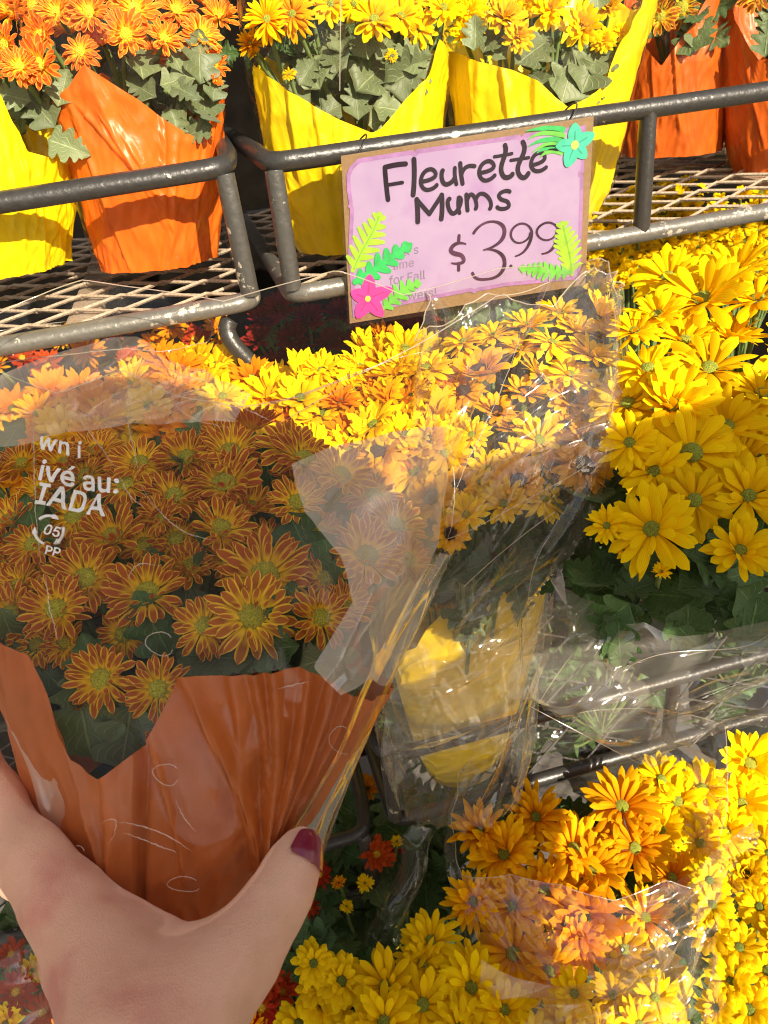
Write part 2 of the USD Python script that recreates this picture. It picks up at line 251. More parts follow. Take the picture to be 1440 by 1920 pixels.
def petals(R, kind, rng, nt=6, ns=3, cup=0.):
    rings, dr, dm, pw, chan = KIND[kind]; V, Fc, UV, n0 = [], [], [], 0
    t = np.linspace(0, 1, nt) ** .9; s = np.linspace(-1, 1, ns); q = tris(grid_faces(nt, ns))[:, ::-1]
    w = (.36 + .64 * sstep(0, .72, t)) * np.sqrt(np.clip(1 - np.clip((t - .66) / .34, 0, 1) ** pw, .012, 1))
    for k, (n, L, a0, a1, hw) in enumerate(rings):
        n = int(round(n * rng.uniform(.86, 1.08)))
        for i in range(n):
            az = (i + .5 * (k % 2) + rng.uniform(-.28, .28)) * 2 * np.pi / n; LL = L * R * rng.uniform(.84, 1.08) * (1 if rng.random() > .06 else .72)
            b0, b1 = np.radians(a0 + cup + rng.normal(0, 6)), np.radians(a1 + cup * 1.3 + rng.normal(0, 11))
            ph = b0 + (b1 - b0) * t; dt = np.diff(t, prepend=0)
            r = dr * R * .72 + LL * np.cumsum(np.cos(ph) * dt); z = LL * np.cumsum(np.sin(ph) * dt) - .03 * R * (2 - k)
            W = hw * R * w * rng.uniform(.85, 1.12); side = rng.normal(0, .11) * LL * t ** 2; tw = rng.normal(0, .45) * t
            y = s[None] * W[:, None]; c = chan * 2.2 * (1 - s[None] ** 2) * W[:, None] + np.sin(tw)[:, None] * y
            rr = r[:, None] - c * np.sin(ph)[:, None]; zz = z[:, None] + c * np.cos(ph)[:, None]; yy = y * np.cos(tw)[:, None] + side[:, None]
            ca, sa = np.cos(az), np.sin(az)
            V.append(np.stack([rr * ca - yy * sa, rr * sa + yy * ca, zz], -1).reshape(-1, 3))
            UV.append(np.stack(np.broadcast_arrays(s[None] * .5 + .5, t[:, None]), -1).reshape(-1, 2)); Fc.append(q + n0); n0 += nt * ns
    return np.vstack(V), np.vstack(Fc), np.vstack(UV)
def dome_disc(r, h, rng):
    nr, na = 5, 14; a = np.arange(na) * 2 * np.pi / na; g = np.linspace(1, .12, nr)
    v = np.stack([np.outer(g * r, np.cos(a)), np.outer(g * r, np.sin(a)), np.repeat((h * np.sqrt(1.02 - g ** 2))[:, None], na, 1) - h * .12], -1).reshape(-1, 3)
    v += rng.normal(0, r * .035, v.shape); f = tris(grid_faces(nr, na, True)); n = len(v)
    v = np.vstack([v, [0, 0, h * .88]]); k = np.arange(na)
    return v, np.vstack([f, np.c_[(nr - 1) * na + k, (nr - 1) * na + (k + 1) % na, np.full(na, n)]])
def frame(n, spin):
    n = unit(n); a = np.cross(n, [0, 0, 1.] if abs(n[2]) < .95 else [1., 0, 0]); a = unit(a); b = np.cross(n, a)
    c, s = np.cos(spin), np.sin(spin); return np.stack([c * a + s * b, -s * a + c * b, n], 1)
def flower(parent, p, n, R, kind, rng, fine=False, color=None, disc=None, cup=None):
    Mx = frame(n, rng.uniform(0, 6.28)); cup = rng.normal(2, 11) if cup is None else cup
    v, f, uv = petals(R, kind, rng, *((8, 5) if fine else (6, 3)), cup)
    o = obj('flower', (v @ Mx.T + p, f), MP[color or {'pom': 'yellow'}.get(kind, kind)], parent, uv=uv)
    rings, dr, dm, _, _ = KIND[kind]
    v, f = dome_disc(dr * R, dr * R * .55, rng)
    obj('flower_centre', (v @ Mx.T + p + unit(n) * R * .03, f), MD[disc or dm], o)
def leaf_mesh(L, rng, wide=.42):
    nt, ns = 25, 7; t = np.linspace(0, 1, nt); s = np.linspace(-1, 1, ns)
    env = np.sin(np.pi * np.clip(t, .0, 1) ** .62) ** .75 * wide * L * np.where(t < .12, t / .12 * .6 + .12, 1)
    lob = np.ones(nt)
    for c, dpt, wd in ((.30, .55, .05), (.54, .62, .05), (.75, .5, .045), (.89, .35, .03)):
        lob *= 1 - dpt * rng.uniform(.7, 1.15) * np.exp(-((t - c - rng.uniform(-.02, .02)) / wd) ** 2)
    h = env * lob + .004 * L
    X = s[None] * h[:, None]; fold, curl, wav = rng.uniform(.15, .5), rng.uniform(-.9, .5), rng.uniform(.02, .06)
    Y = (t[:, None] + .16 * np.abs(s[None]) * (h / (wide * L))[:, None] * np.sin(np.pi * t)[:, None]) * L
    Z = fold * np.abs(X) + curl * L * .5 * t[:, None] ** 2 + wav * L * np.sin(9 * t[:, None] + 3 * s[None] + rng.uniform(0, 6)) * np.abs(s[None])
    uv = np.stack(np.broadcast_arrays(s[None] * .5 + .5, t[:, None]), -1).reshape(-1, 2)
    return np.stack([X, Y, Z], -1).reshape(-1, 3), tris(grid_faces(nt, ns)), uv
def leaf(parent, p, direction, facing, L, rng, m='grey', wide=.42):
    y = unit(direction); z = np.asarray(facing, float); z = unit(z - y * (z @ y)); x = np.cross(y, z)
    v, f, uv = leaf_mesh(L, rng, wide); obj('leaf', (v @ np.stack([x, y, z], 1).T + p, f), ML[m], parent, uv=uv)
def stems(parent, pairs, r=.0016):
    parts = []
    for a, b, c in pairs:
        tt = np.linspace(0, 1, 7)[:, None]; parts.append(tube((1 - tt) ** 2 * a + 2 * tt * (1 - tt) * b + tt ** 2 * c, np.linspace(r * 1.2, r, 7), 5, False))
    obj('stem_cluster', join(parts), M_stem, parent)
def to_eye(p): return unit(EYE - p)

# lofted sleeves and wraps: rows (left x, y, right x, y, depth, front bulge, back bulge)
class Loft:
    def __init__(self, rows, dvec=NH, plane=False):
        r = np.asarray(rows, float); u = np.linspace(0, 1, len(r)); to = atY if plane else at; L, Rr = to(r[:, 0], r[:, 1], r[:, 4]), to(r[:, 2], r[:, 3], r[:, 4])
        self.f = PchipInterpolator(u, np.hstack([L, Rr, r[:, 5:7]])); self.dv = dvec
    def __call__(self, th, v):
        th, v = np.broadcast_arrays(th, v); q = self.f(v); A, B = q[..., :3], q[..., 3:6]; b = np.where(np.sin(th) > 0, q[..., 6], q[..., 7])
        return (A + B) / 2 + np.cos(th)[..., None] * (B - A) / 2 + (np.sin(th) * b)[..., None] * self.dv
    def locate(self, x, y, n=241):
        "(angle, height) of the front point seen at x, y"
        if not hasattr(self, 'tree'):
            self.TH, self.VV = np.meshgrid(np.linspace(-.12, np.pi + .12, n), np.linspace(0, 1, n), indexing='ij')
            X, Y, _ = proj(self(self.TH, self.VV)); self.tree = cKDTree(np.c_[X.ravel(), Y.ravel()])
        k = self.tree.query(np.c_[np.atleast_1d(x), np.atleast_1d(y)])[1]; return self.TH.ravel()[k], self.VV.ravel()[k]
    def edge(self, pts, back):
        "top height by angle: through the given picture points in front, along (angle, height) pairs behind"
        p = np.asarray(pts, float); th, v = self.locate(p[:, 0], p[:, 1]); b = np.asarray(back, float)
        th, v = np.r_[th, b[:, 0]], np.r_[v, b[:, 1]]; th = th % (2 * np.pi); o = np.argsort(th); th, v = th[o], v[o]
        return lambda a: np.interp(np.asarray(a) % (2 * np.pi), np.r_[th[-1] - 2 * np.pi, th, th[0] + 2 * np.pi], np.r_[v[-1], v, v[0]])
    def mesh(self, nu, nv, top=None, disp=None, bottom=0., a0=0., a1=2 * np.pi):
        whole = a1 - a0 > 6.28; th = np.linspace(a0, a1, nu, endpoint=not whole); g = np.linspace(0, 1, nv)
        T = top(th) if top else np.ones(nu); v = bottom + (T[None] - bottom) * g[:, None]; TH = np.broadcast_to(th, v.shape)
        P = self(TH, v)
        if disp is not None:
            du = self(TH + .01, v) - P; dv = self(TH, np.clip(v + .01, 0, 1)) - self(TH, np.clip(v - .01, 0, 1)); N = np.cross(du, dv); N /= np.linalg.norm(N, axis=-1, keepdims=True) + 1e-12
            mid = self(TH, v * 0 + v) - (self(TH, v) + self(TH + np.pi, v)) / 2; N *= np.sign((N * mid).sum(-1, keepdims=True) + 1e-9)
            P = P + N * disp(TH, v)[..., None]
        uv = np.stack([TH / (2 * np.pi), v], -1).reshape(-1, 2)
        return P.reshape(-1, 3), tris(grid_faces(nv, nu, whole)), uv
def ridged(p, seed, oct=3): return sum(.5 ** o * (1 - np.abs(2 * meshkit.noise(p * 2 ** o, seed + o) - 1)) ** 2 for o in range(oct))
def folds(amp, ku, kv, seed, shear=1.5):
    "soft folds along the cone's rise with sharper ridges"
    def f(th, v):
        c, s = np.cos(th) * ku, np.sin(th) * ku
        return amp * (ridged(np.stack([c + shear * v, s - shear * v, v * kv], -1), seed) - .6)
    return f
def pleats(lst, base=None):
    "single creases: (angle, slope, width, height, from v, to v)"
    def f(th, v):
        o = base(th, v) if base else 0 * v
        for a, sl, w, h, v0, v1 in lst:
            d = (th - a - sl * (v - v0) + np.pi) % (2 * np.pi) - np.pi
            o = o + h * np.where(d < 0, np.exp(-(d / w) ** 2), np.exp(-(d / (w * .25)) ** 2)) * sstep(v0 - .12, v0, v) * (1 - sstep(v1, v1 + .12, v))
        return o
    return f
def crinkle(amp, ku, kv, seed, shear=0.):
    "long sharp ridges; shear turns them across the rise"
    def f(th, v):
        c, s = np.cos(th + shear * v) * ku, np.sin(th + shear * v) * ku
        p = np.stack([c, s, v * kv], -1); w = np.stack([meshkit.noise(p * .6, seed + 50 + k) for k in range(3)], -1)
        return amp * (ridged(p + 1.2 * w, seed, 2) - .7)
    return f
def patch(corners, nu, nv, amp, k, seed, deg=30., long=.3, lin=False):
    "a loose sheet through picture points: rows of (x, y, depth), splined"
    c = np.asarray(corners, float); P = at(c[..., 0], c[..., 1], c[..., 2]); a, b = np.linspace(0, 1, P.shape[0]), np.linspace(0, 1, P.shape[1])
    from scipy.interpolate import interp1d
    I = (lambda x, y, axis: interp1d(x, y, axis=axis)) if lin else PchipInterpolator
    Q = I(a, P, axis=0)(np.linspace(0, 1, nv)); Q = I(b, Q, axis=1)(np.linspace(0, 1, nu))
    N = unit(np.cross(np.gradient(Q, axis=0), np.gradient(Q, axis=1)) + 1e-12); ca, sa = math.cos(math.radians(deg)), math.sin(math.radians(deg)); ax = np.stack([(ca * rt + sa * up) * long, -sa * rt + ca * up, fwd * .6])
    S = (Q @ ax.T) * k; w = np.stack([meshkit.noise(S * .6, seed + 9 + i) for i in range(3)], -1)
    Q = Q + N * (amp * (ridged(S + 1.2 * w, seed, 2) - .7))[..., None]
    return Q.reshape(-1, 3), tris(grid_faces(nv, nu))
# ================================================================== PARTS BELOW
# ------------------------------------------------------------------ the plant in the hand
rng = np.random.default_rng(11)
HB = thing('potted_mum', 'bronze and yellow striped mums in orange paper and clear sleeve, held up in the hand', 'potted flowers', None, at(330, 1700, .345))
hw = Loft([(228, 1770, 432, 1775, .335, .026, .026), (196, 1690, 462, 1700, .338, .032, .032), (138, 1590, 520, 1590, .341, .040, .040), (84, 1470, 590, 1470, .345, .050, .052), (40, 1340, 672, 1350, .350, .060, .064), (0, 1200, 745, 1220, .356, .068, .074), (-40, 1040, 800, 1080, .362, .074, .082)])
hedge = hw.edge([(-10, 1075), (20, 1100), (62, 1225), (106, 1345), (142, 1420), (165, 1450), (185, 1460), (208, 1448), (240, 1418), (275, 1392), (300, 1352), (322, 1300), (340, 1255), (352, 1236), (370, 1228), (430, 1226), (520, 1232), (560, 1240), (612, 1272), (645, 1296), (690, 1310)], [(-.35, .72), (-.8, .85), (-1.57, .80), (-2.2, .9), (-2.8, .86)])
hang = lambda x, y: float(hw.locate(x, y)[0][0])
pl = []
for (x0, y0), (x1, y1), w, h in [((390, 1420), (455, 1600), .07, .0042), ((330, 1300), (452, 1610), .05, .0026), ((500, 1290), (470, 1590), .055, .0034), ((560, 1330), (478, 1590), .05, .0036), ((470, 1320), (462, 1600), .04, .003), ((600, 1340), (500, 1570), .05, .003), ((262, 1470), (264, 1720), .05, -.0036), ((285, 1440), (335, 1640), .06, .0032), ((200, 1480), (215, 1650), .06, .0016), ((420, 1250), (440, 1500), .07, .0016), ((120, 1400), (190, 1620), .05, .002), ((640, 1330), (520, 1560), .05, .0028)]:
    (a0, v0), (a1, v1) = [[float(q[0]) for q in hw.locate(*p)] for p in ((x0, y0), (x1, y1))]
    pl.append((a1, (a0 - a1) / max(v0 - v1, .05), w * .8, h * 1.7, v1 + .05, v0 + .05))
v, f, uv = hw.mesh(420, 70, hedge, pleats(pl, lambda a, q: folds(.0030, 2.6, 1.6, 31)(a, q) + crinkle(.0014, 6., 5., 32, 1.)(a, q)))
obj('pot_wrap', (v, f), M_orange_shade, HB)
g = np.arange(28) * 2 * np.pi / 28; c0 = hw(g, np.full(28, .42)); obj('soil', (np.vstack([c0, c0.mean(0)]), np.c_[np.arange(28), (np.arange(28) + 1) % 28, np.full(28, 28)]), M_soil, HB, smooth=False)
HF = [(275, 1112, 152), (497, 1080, 186), (472, 1156, 168), (602, 1158, 124), (190, 1272, 136), (297, 1292, 122), (160, 1085, 146), (105, 1142, 140), (212, 1006, 134), (415, 990, 130), (420, 905, 154), (326, 930, 122), (236, 906, 112), (140, 968, 118), (556, 942, 112), (688, 1042, 150), (572, 862, 140), (474, 800, 118), (384, 1174, 120), (18, 975, 120), (62, 1020, 110), (300, 968, 96), (545, 842, 130), (432, 846, 128), (350, 858, 122), (262, 868, 118), (640, 890, 126), (612, 1085, 116), (648, 1138, 110), (356, 1062, 112), (232, 1190, 108), (120, 1206, 100), (32, 1100, 112), (742, 985, 124), (765, 1050, 110), (702, 930, 122), (500, 1010, 96), (160, 890, 112), (80, 920, 110), (-30, 1040, 120), (470, 950, 110), (600, 1000, 100), (-20, 900, 110), (420, 770 + 60, 110), (20, 1150, 120), (60, 1080, 116), (-10, 1210, 116), (70, 1210, 100), (10, 1040, 110), (140, 1030, 104), (330, 1010, 104), (270, 1020, 100), (530, 1160, 96), (430, 1050, 96), (120, 870, 110), (180, 845, 104), (560, 900, 110), (40, 870, 104)]
HF = [(x, y, w * 1.08) for x, y, w in HF]
HC = at(375, 1250, .44); HBASE = at(330, 1580, .352); pr = []
for i, (x, y, dia) in enumerate(HF):
    d = .315 + np.clip((1300 - y) / 520, 0, 1.05) * .095 + (.012 if i >= 27 else 0)
    p = at(x, y, d); n = .60 * unit(p - HC) + .42 * to_eye(p) + np.array([0, 0, .12]) + rng.normal(0, .10, 3)
    if (x, y) == (474, 800): n = unit(p - HC) + np.array([0, .25, .5])
    flower(HB, p, n, dia / 2 * d / F, 'bronze', rng, True); n = unit(n)
    pr.append((HBASE + rng.normal(0, .006, 3), p - n * .05, p - n * .002))
stems(HB, pr, .0019)
for x, y, d, dx, dy, L, m in [(170, 1420, .325, -.12, -1, .040, 'mid'), (228, 1440, .33, .2, -1, .038, 'grey'), (205, 1330, .335, -.3, -1, .035, 'deep'), (270, 1390, .325, .7, -.6, .026, 'mid'), (330, 1225, .345, 1, .06, .036, 'mid'), (430, 1222, .345, 1, -.1, .034, 'deep'), (560, 1250, .338, .9, -.3, .026, 'grey'), (590, 1262, .338, .8, .1, .026, 'grey'), (600, 1235, .345, .4, -.9, .026, 'mid'), (125, 1300, .34, -.7, -.9, .036, 'mid'), (560, 1020, .37, .7, .9, .040, 'deep'), (540, 960, .375, .5, 1, .040, 'deep'), (320, 1230, .35, -.5, -1, .034, 'deep'), (530, 1210, .35, .2, -1, .03, 'deep'), (60, 1290, .35, -.3, -1, .04, 'mid'), (390, 1075, .375, .3, -1, .036, 'deep'), (90, 1060, .37, -.4, -1, .036, 'deep')]:
    p = at(x, y, d); leaf(HB, p, dx * rt - dy * up - .15 * fwd, to_eye(p) + rng.normal(0, .35, 3), L, rng, m)
for k in range(60):
    x, y = rng.uniform(-20, 700), rng.uniform(860, 1330); x = min(x, 560 - .4 * (y - 1150)) if y > 1100 else x; d = .355 + np.clip((1300 - y) / 520, 0, 1) * .085
    p = at(x, y, d); leaf(HB, p, rng.normal(0, 1, 3) + .4 * unit(p - HC), to_eye(p) + rng.normal(0, .5, 3), rng.uniform(.026, .042), rng, rng.choice(['deep', 'deep', 'mid']))
for x, y, d in [(288, 1384, .318), (150, 1320, .325)]:
    p = at(x, y, d); flower(HB, p, to_eye(p) + np.array([0, 0, .6]), .006, 'bronze', rng, cup=45)
# the clear sleeve round it
hs = Loft([(215, 1745, 470, 1745, .333, .030, .032), (165, 1660, 560, 1650, .336, .040, .042), (88, 1530, 628, 1500, .340, .052, .056), (24, 1390, 692, 1330, .346, .062, .072), (-40, 1210, 770, 1160, .353, .072, .088), (-105, 1040, 826, 1010, .362, .078, .10), (-150, 880, 842, 870, .374, .082, .105), (-180, 740, 905, 730, .392, .072, .095), (-190, 610, 985, 610, .410, .055, .07), (-190, 520, 1040, 500, .425, .045, .05)])
stop = hs.edge([(-90, 770), (0, 700), (110, 742), (230, 700), (330, 745), (440, 770), (560, 748), (680, 700), (800, 640), (930, 560)], [(-.2, .99), (-.5, .97), (-.9, .9), (-1.2, .95), (-1.57, .86), (-2.1, .93), (-2.6, .84)])
HSD = crinkle(.0045, 1.3, 3.2, 77)
v, f, uv = hs.mesh(260, 190, stop, HSD)
sl = obj('sleeve', (v, f), M_film, HB)
rim_th = np.linspace(0, 2 * np.pi, 241); tv = v.reshape(190, 260, 3)[-1]; obj('sleeve_rim', tube(np.vstack([tv, tv[:1]]), .00035, 4, False), M_edge, sl)
def onsleeve(x, y, off=-.0012):
    th, vv = hs.locate(x, y, 241); P = hs(th, vv); return at(x, y, (P - EYE) @ fwd + off)
# folded film flaps; the first two hold haze and glare as milky colour
fl = patch([[(548, 872, .318), (640, 838, .316), (740, 812, .320), (828, 800, .328)], [(570, 960, .306), (650, 930, .302), (740, 900, .306), (838, 900, .326)], [(640, 1040, .300), (690, 1030, .296), (760, 1000, .304), (828, 1020, .326)], [(665, 1130, .296), (700, 1110, .294), (750, 1090, .302), (796, 1090, .322)], [(590, 1250, .293), (640, 1230, .292), (690, 1200, .298), (742, 1190, .318)], [(640, 1300, .294), (660, 1290, .294), (690, 1270, .300), (705, 1280, .314)]], 60, 90, .004, 40, 5, 50., .3, True)
obj('sleeve_fold', fl, M_sky_haze, sl)  # fold whose milky colour stands in for reflected sky
fl = patch([[(-40, 735, .374), (60, 690, .372), (150, 655, .371), (232, 632, .372), (300, 668, .374), (400, 706, .376), (470, 740, .378)], [(-50, 780, .370), (60, 740, .368), (150, 715, .367), (236, 705, .368), (310, 728, .370), (390, 752, .372), (450, 772, .375)], [(-60, 850, .366), (60, 830, .364), (150, 812, .362), (240, 800, .364), (310, 796, .366), (380, 790, .369), (440, 792, .373)]], 130, 60, .0075, 62, 7, 28., .3)
obj('sleeve_fold', fl, M_glare, sl)  # added patch, milky colour in place of sun glare
fl = patch([[(815, 1040, .310), (838, 1035, .345)], [(740, 1170, .304), (786, 1165, .356)], [(672, 1300, .300), (722, 1300, .360)], [(616, 1420, .298), (668, 1420, .360)], [(548, 1540, .300), (622, 1520, .360)], [(505, 1610, .302), (590, 1600, .355)]], 40, 110, .004, 60, 6, 62., .12)
obj('sleeve_fold', fl, M_fold, sl)
fl = patch([[(6, 1352, .318), (30, 1350, .322)], [(60, 1440, .314), (110, 1420, .312)], [(90, 1540, .312), (135, 1500, .309)], [(150, 1640, .312), (160, 1600, .309)]], 24, 60, .004, 70, 8, -55., .12)
obj('sleeve_fold', fl, M_edge, sl)
crng = np.random.default_rng(5)
for pts in ([(240, 700), (246, 800), (262, 900)], [(262, 905), (330, 985), (400, 1008)], [(62, 760), (72, 960), (80, 1060)], [(84, 1075), (92, 1140), (104, 1195)], [(845, 950), (900, 820), (962, 690), (985, 600)], [(230, 640), (300, 690), (390, 720)], [(400, 735), (520, 790)], [(660, 720), (590, 750), (520, 790)], [(832, 1040), (850, 930), (835, 800)], [(120, 745), (180, 830), (215, 880)], [(222, 890), (250, 940), (268, 952)], [(440, 765), (560, 745), (700, 690), (800, 660)], [(300, 690), (345, 770), (440, 800)], [(300, 1060), (240, 1075), (235, 1090)], [(215, 1540), (340, 1585), (360, 1600)], [(230, 1560), (330, 1600)], [(330, 1500), (370, 1560)], [(520, 1290), (580, 1280)], [(190, 1545), (215, 1540), (200, 1580)]):
    p = spline(np.array(pts, float), 44) if len(pts) > 2 else np.linspace(pts[0], pts[1], 44); p = p + np.cumsum(crng.normal(0, .55, p.shape), 0) * 1.0; P = np.array([onsleeve(x, y, -.0015)[0] for x, y in p]); obj('sleeve_crease', tube(P, .00030 * np.clip(np.sin(np.linspace(.1, 3.0, 44)) * crng.uniform(.5, 1.3, 44), .12, 1), 4), M_edge, sl)
for x, y, w, h in [(312, 1452, 24, 20), (640, 1388, 22, 26), (345, 1658, 30, 14), (300, 1207, 26, 22), (148, 1610, 12, 26)]:
    a = np.linspace(.4, 5.6, 33); jr = 1 + .07 * np.sin(3 * a + x) + crng.normal(0, .015, 33); P = onsleeve(x + w * jr * np.cos(a), y + h * jr * np.sin(a + .15), -.001); obj('vent_hole', tube(P, .00018, 4, False), M_edge, sl)
M_print = mat('white_print', {'p': ('principled_bsdf', {'base_color': (.80, .78, .74), 'roughness': .6})}, [], 'p.BSDF')
def print_text(txt, x, y, hpx, ang, shear=0., sx=1.):
    m = meshkit.text_mesh(txt, 1.0, .02, True).subdivide() if len(txt) < 3 else meshkit.text_mesh(txt, 1.0, .02, True)
    q = m.vertices; c, s = np.cos(np.radians(ang)), np.sin(np.radians(ang)); qx, qy = q[:, 0] * hpx * sx, q[:, 1] * hpx + shear * q[:, 0] * hpx
    X, Y = x + qx * c - qy * -s * 1, y - qy * c + qx * s
    d0 = (onsleeve(X, Y, 0) - EYE) @ fwd; X = X + 2.2 * np.sin(Y / 9.) + 1.5 * np.sin(X / 17.); Y = Y + 2.0 * np.sin(X / 23. + 1)
    obj('printed_word', (at(X, Y, d0 - .0035 + .0002 * (q[:, 2] < .01)), m.faces), M_print, sl, smooth=False)
print_text('wn i', 72, 842, 30, 11); print_text('ivé au:', 70, 900, 36, 10); print_text('IADA', 66, 944, 38, 10); print_text('05', 82, 1002, 18, 12); print_text('PP', 82, 1040, 16, 10)
for k in range(3):                                          # the three chasing arrows round the code
    a = np.radians(-90 + 120 * k + np.linspace(-42, 42, 9)); c, s = 92, 994
    X, Y = c + 27 * np.cos(a), s + 27 * np.sin(a); d0 = (onsleeve(100, 990, 0)[0] - EYE) @ fwd - .004
    obj('printed_arrow', tube(at(X, Y, d0), np.r_[np.full(6, .0007), .0013, .0008, .0002], 4), M_print, sl)

# ------------------------------------------------------------------ the person: the left hand that holds it
def surface_nets(fn, lo, hi, h):
    ax = [np.arange(l, u + h, h) for l, u in zip(lo, hi)]; G = np.stack(np.meshgrid(*ax, indexing='ij'), -1); S = fn(G.reshape(-1, 3)).reshape(G.shape[:3]); n = np.array(S.shape)
    cnt = np.zeros(n - 1); acc = np.zeros((*(n - 1), 3)); sl_ = lambda o: tuple(slice(k, k + m - 1) for k, m in zip(o, n))
    for a in range(3):
        for o in np.ndindex(2, 2, 2):
            if o[a]: continue
            o2 = list(o); o2[a] = 1; s0, s1 = S[sl_(o)], S[sl_(o2)]; cr = (s0 < 0) != (s1 < 0); t = np.where(cr, s0 / np.where(cr, s0 - s1, 1), 0)
            p = np.broadcast_to(np.array(o, float), acc.shape).copy(); p[..., a] = t; acc += np.where(cr[..., None], p, 0); cnt += cr
    act = cnt > 0; idx = -np.ones(n - 1, int); idx[act] = np.arange(act.sum()); V = (np.argwhere(act) + acc[act] / cnt[act][:, None]) * h + np.array([x[0] for x in ax]); Fq = []
    for a in range(3):
        b, c = (a + 1) % 3, (a + 2) % 3; s0 = np.take(S, range(0, n[a] - 1), a); s1 = np.take(S, range(1, n[a]), a); cr = (s0 < 0) != (s1 < 0); k = np.argwhere(cr)
        k = k[(k[:, b] > 0) & (k[:, c] > 0) & (k[:, b] < n[b] - 1) & (k[:, c] < n[c] - 1)]; e = np.eye(3, dtype=int)
        q = np.stack([idx[tuple((k - db * e[b] - dc * e[c]).T)] for db, dc in ((1, 1), (0, 1), (0, 0), (1, 0))], 1); flip = (s0[tuple(k.T)] >= 0)
        q[flip] = q[flip][:, ::-1]; Fq.append(q)
    Ft = tris(np.vstack(Fq)); e = np.unique(np.sort(np.vstack([Ft[:, [0, 1]], Ft[:, [1, 2]], Ft[:, [2, 0]]]), 1), axis=0); V0 = V.copy(); deg = np.maximum(np.bincount(e.ravel(), minlength=len(V)), 1)[:, None]
    for it in range(10):                                     # even out the lattice; no vertex may stray from where the field put it
        s = np.zeros_like(V); np.add.at(s, e[:, 0], V[e[:, 1]]); np.add.at(s, e[:, 1], V[e[:, 0]]); V = V + (.5 if it % 2 == 0 else -.5) * (s / deg - V)
    dlt = V - V0; ln = np.linalg.norm(dlt, axis=1, keepdims=True); V = V0 + dlt * np.minimum(1, .8 * h / np.maximum(ln, 1e-9))
    return trimesh.Trimesh(V, Ft, process=False)
def capsule_field(caps, k):
    "smooth union of tapering capsules (a, b, ra, rb)"
    def fn(P):
        out = np.full(len(P), 9.)
        for a, b, ra, rb in caps:
            pad = max(ra, rb) + k * 1.1 + .006; sel = np.flatnonzero(((P > np.minimum(a, b) - pad) & (P < np.maximum(a, b) + pad)).all(1)); Q = P[sel]
            ab = b - a; t = np.clip((Q - a) @ ab / (ab @ ab + 1e-12), 0, 1); dv = Q - a - t[:, None] * ab; d = np.sqrt((dv * dv).sum(1)) - (ra + (rb - ra) * t)
            o = out[sel]; hh = np.clip(k - np.abs(o - d), 0, None) / k; out[sel] = np.minimum(o, d) - hh * hh * k * .25
        return out
    return fn
def chain(pts):
    p = [(at(x, y, d), r / 1000) for x, y, d, r in pts]; return [(a[0], b[0], a[1], b[1]) for a, b in zip(p, p[1:])]
palm = chain([(272, 2150, .245, 25.5), (272, 1960, .252, 24), (258, 1890, .262, 21), (195, 1800, .275, 17.5), (118, 1692, .288, 12.5), (62, 1612, .298, 11)])
palm += chain([(272, 2000, .262, 24), (255, 1880, .282, 22), (200, 1780, .306, 18), (155, 1740, .330, 13)]) + chain([(298, 1980, .254, 19.5), (330, 1905, .258, 17.5), (395, 1842, .264, 13.5)])
web = chain([(412, 1808, .268, 9.5), (345, 1812, .274, 10), (270, 1796, .281, 10.5), (205, 1758, .287, 10.5), (150, 1710, .290, 10.5)])
thumb = chain([(400, 1845, .263, 14), (450, 1790, .270, 11.6), (494, 1724, .279, 9.5), (532, 1664, .286, 8.9)]) + chain([(532, 1664, .286, 8.7), (555, 1610, .293, 6.9), (567, 1582, .297, 5.4)])
index = chain([(62, 1612, .298, 11), (-15, 1500, .318, 10), (-60, 1380, .345, 9)]) + chain([(-60, 1380, .345, 9), (-60, 1290, .385, 8.4), (-20, 1260, .425, 7.6)])
fing = []
for k, (mx, my, md, px_, py_, pd, tx, ty, td) in enumerate([(110, 1690, .322, -20, 1560, .372, 130, 1480, .432), (150, 1735, .340, 40, 1640, .396, 200, 1560, .440), (195, 1775, .345, 110, 1710, .402, 250, 1640, .438)]):
    fing += chain([(190, 1790, .305, 17), (mx, my, md, 12), (px_, py_, pd, 10.3 - k * .6)]) + chain([(px_, py_, pd, 10.3 - k * .6), (tx, ty, td, 8.2 - k * .5)])
E0 = at(290, 2150, .245)
HF_ = capsule_field(palm + web + thumb + index + fing, .011)
hand = surface_nets(HF_, np.array([-.22, .06, 1.02]), np.array([.06, .44, 1.26]), .0023)
hv = hand.vertices; hn = hand.vertex_normals
X, Y, D = proj(hv)
cre = np.zeros(len(hv))                                      # knuckle creases, tendons and a little unevenness
for (x0, y0, d0), wd, dp, rr in (((548, 1668, .286), .0010, .0005, .009), ((556, 1655, .286), .0010, .0004, .009), ((540, 1680, .284), .0010, .0004, .009)):
    c = at(x0, y0, d0); ax_ = unit(at(556, 1618, .293) - at(520, 1702, .280)); r_ = (hv - c) @ ax_
    cre -= dp * np.exp(-(r_ / wd) ** 2) * np.exp(-(np.linalg.norm(hv - c, axis=1) / rr) ** 2)
for (xa, ya, da), (xb, yb, db), wd, hgt in (((470, 1790, .262), (360, 1960, .245), .0035, .0024), ((130, 1690, .28), (240, 1880, .255), .004, .0018), ((120, 1830, .28), (180, 1960, .262), .003, .0016), ((250, 1800, .27), (330, 1980, .245), .0016, .0009), ((150, 1760, .28), (215, 1900, .262), .0016, .0008)):
    a, b = at(xa, ya, da), at(xb, yb, db); ab = b - a; tt = np.clip((hv - a) @ ab / (ab @ ab), 0, 1); ds = np.linalg.norm(np.cross(hv - a, unit(ab)), axis=1); cre += hgt * np.exp(-(ds / wd) ** 2) * np.sin(np.pi * tt)
hv = hv + hn * (cre + .0018 * (meshkit.fbm(hv * 70, 3, 4) - .5))[:, None]
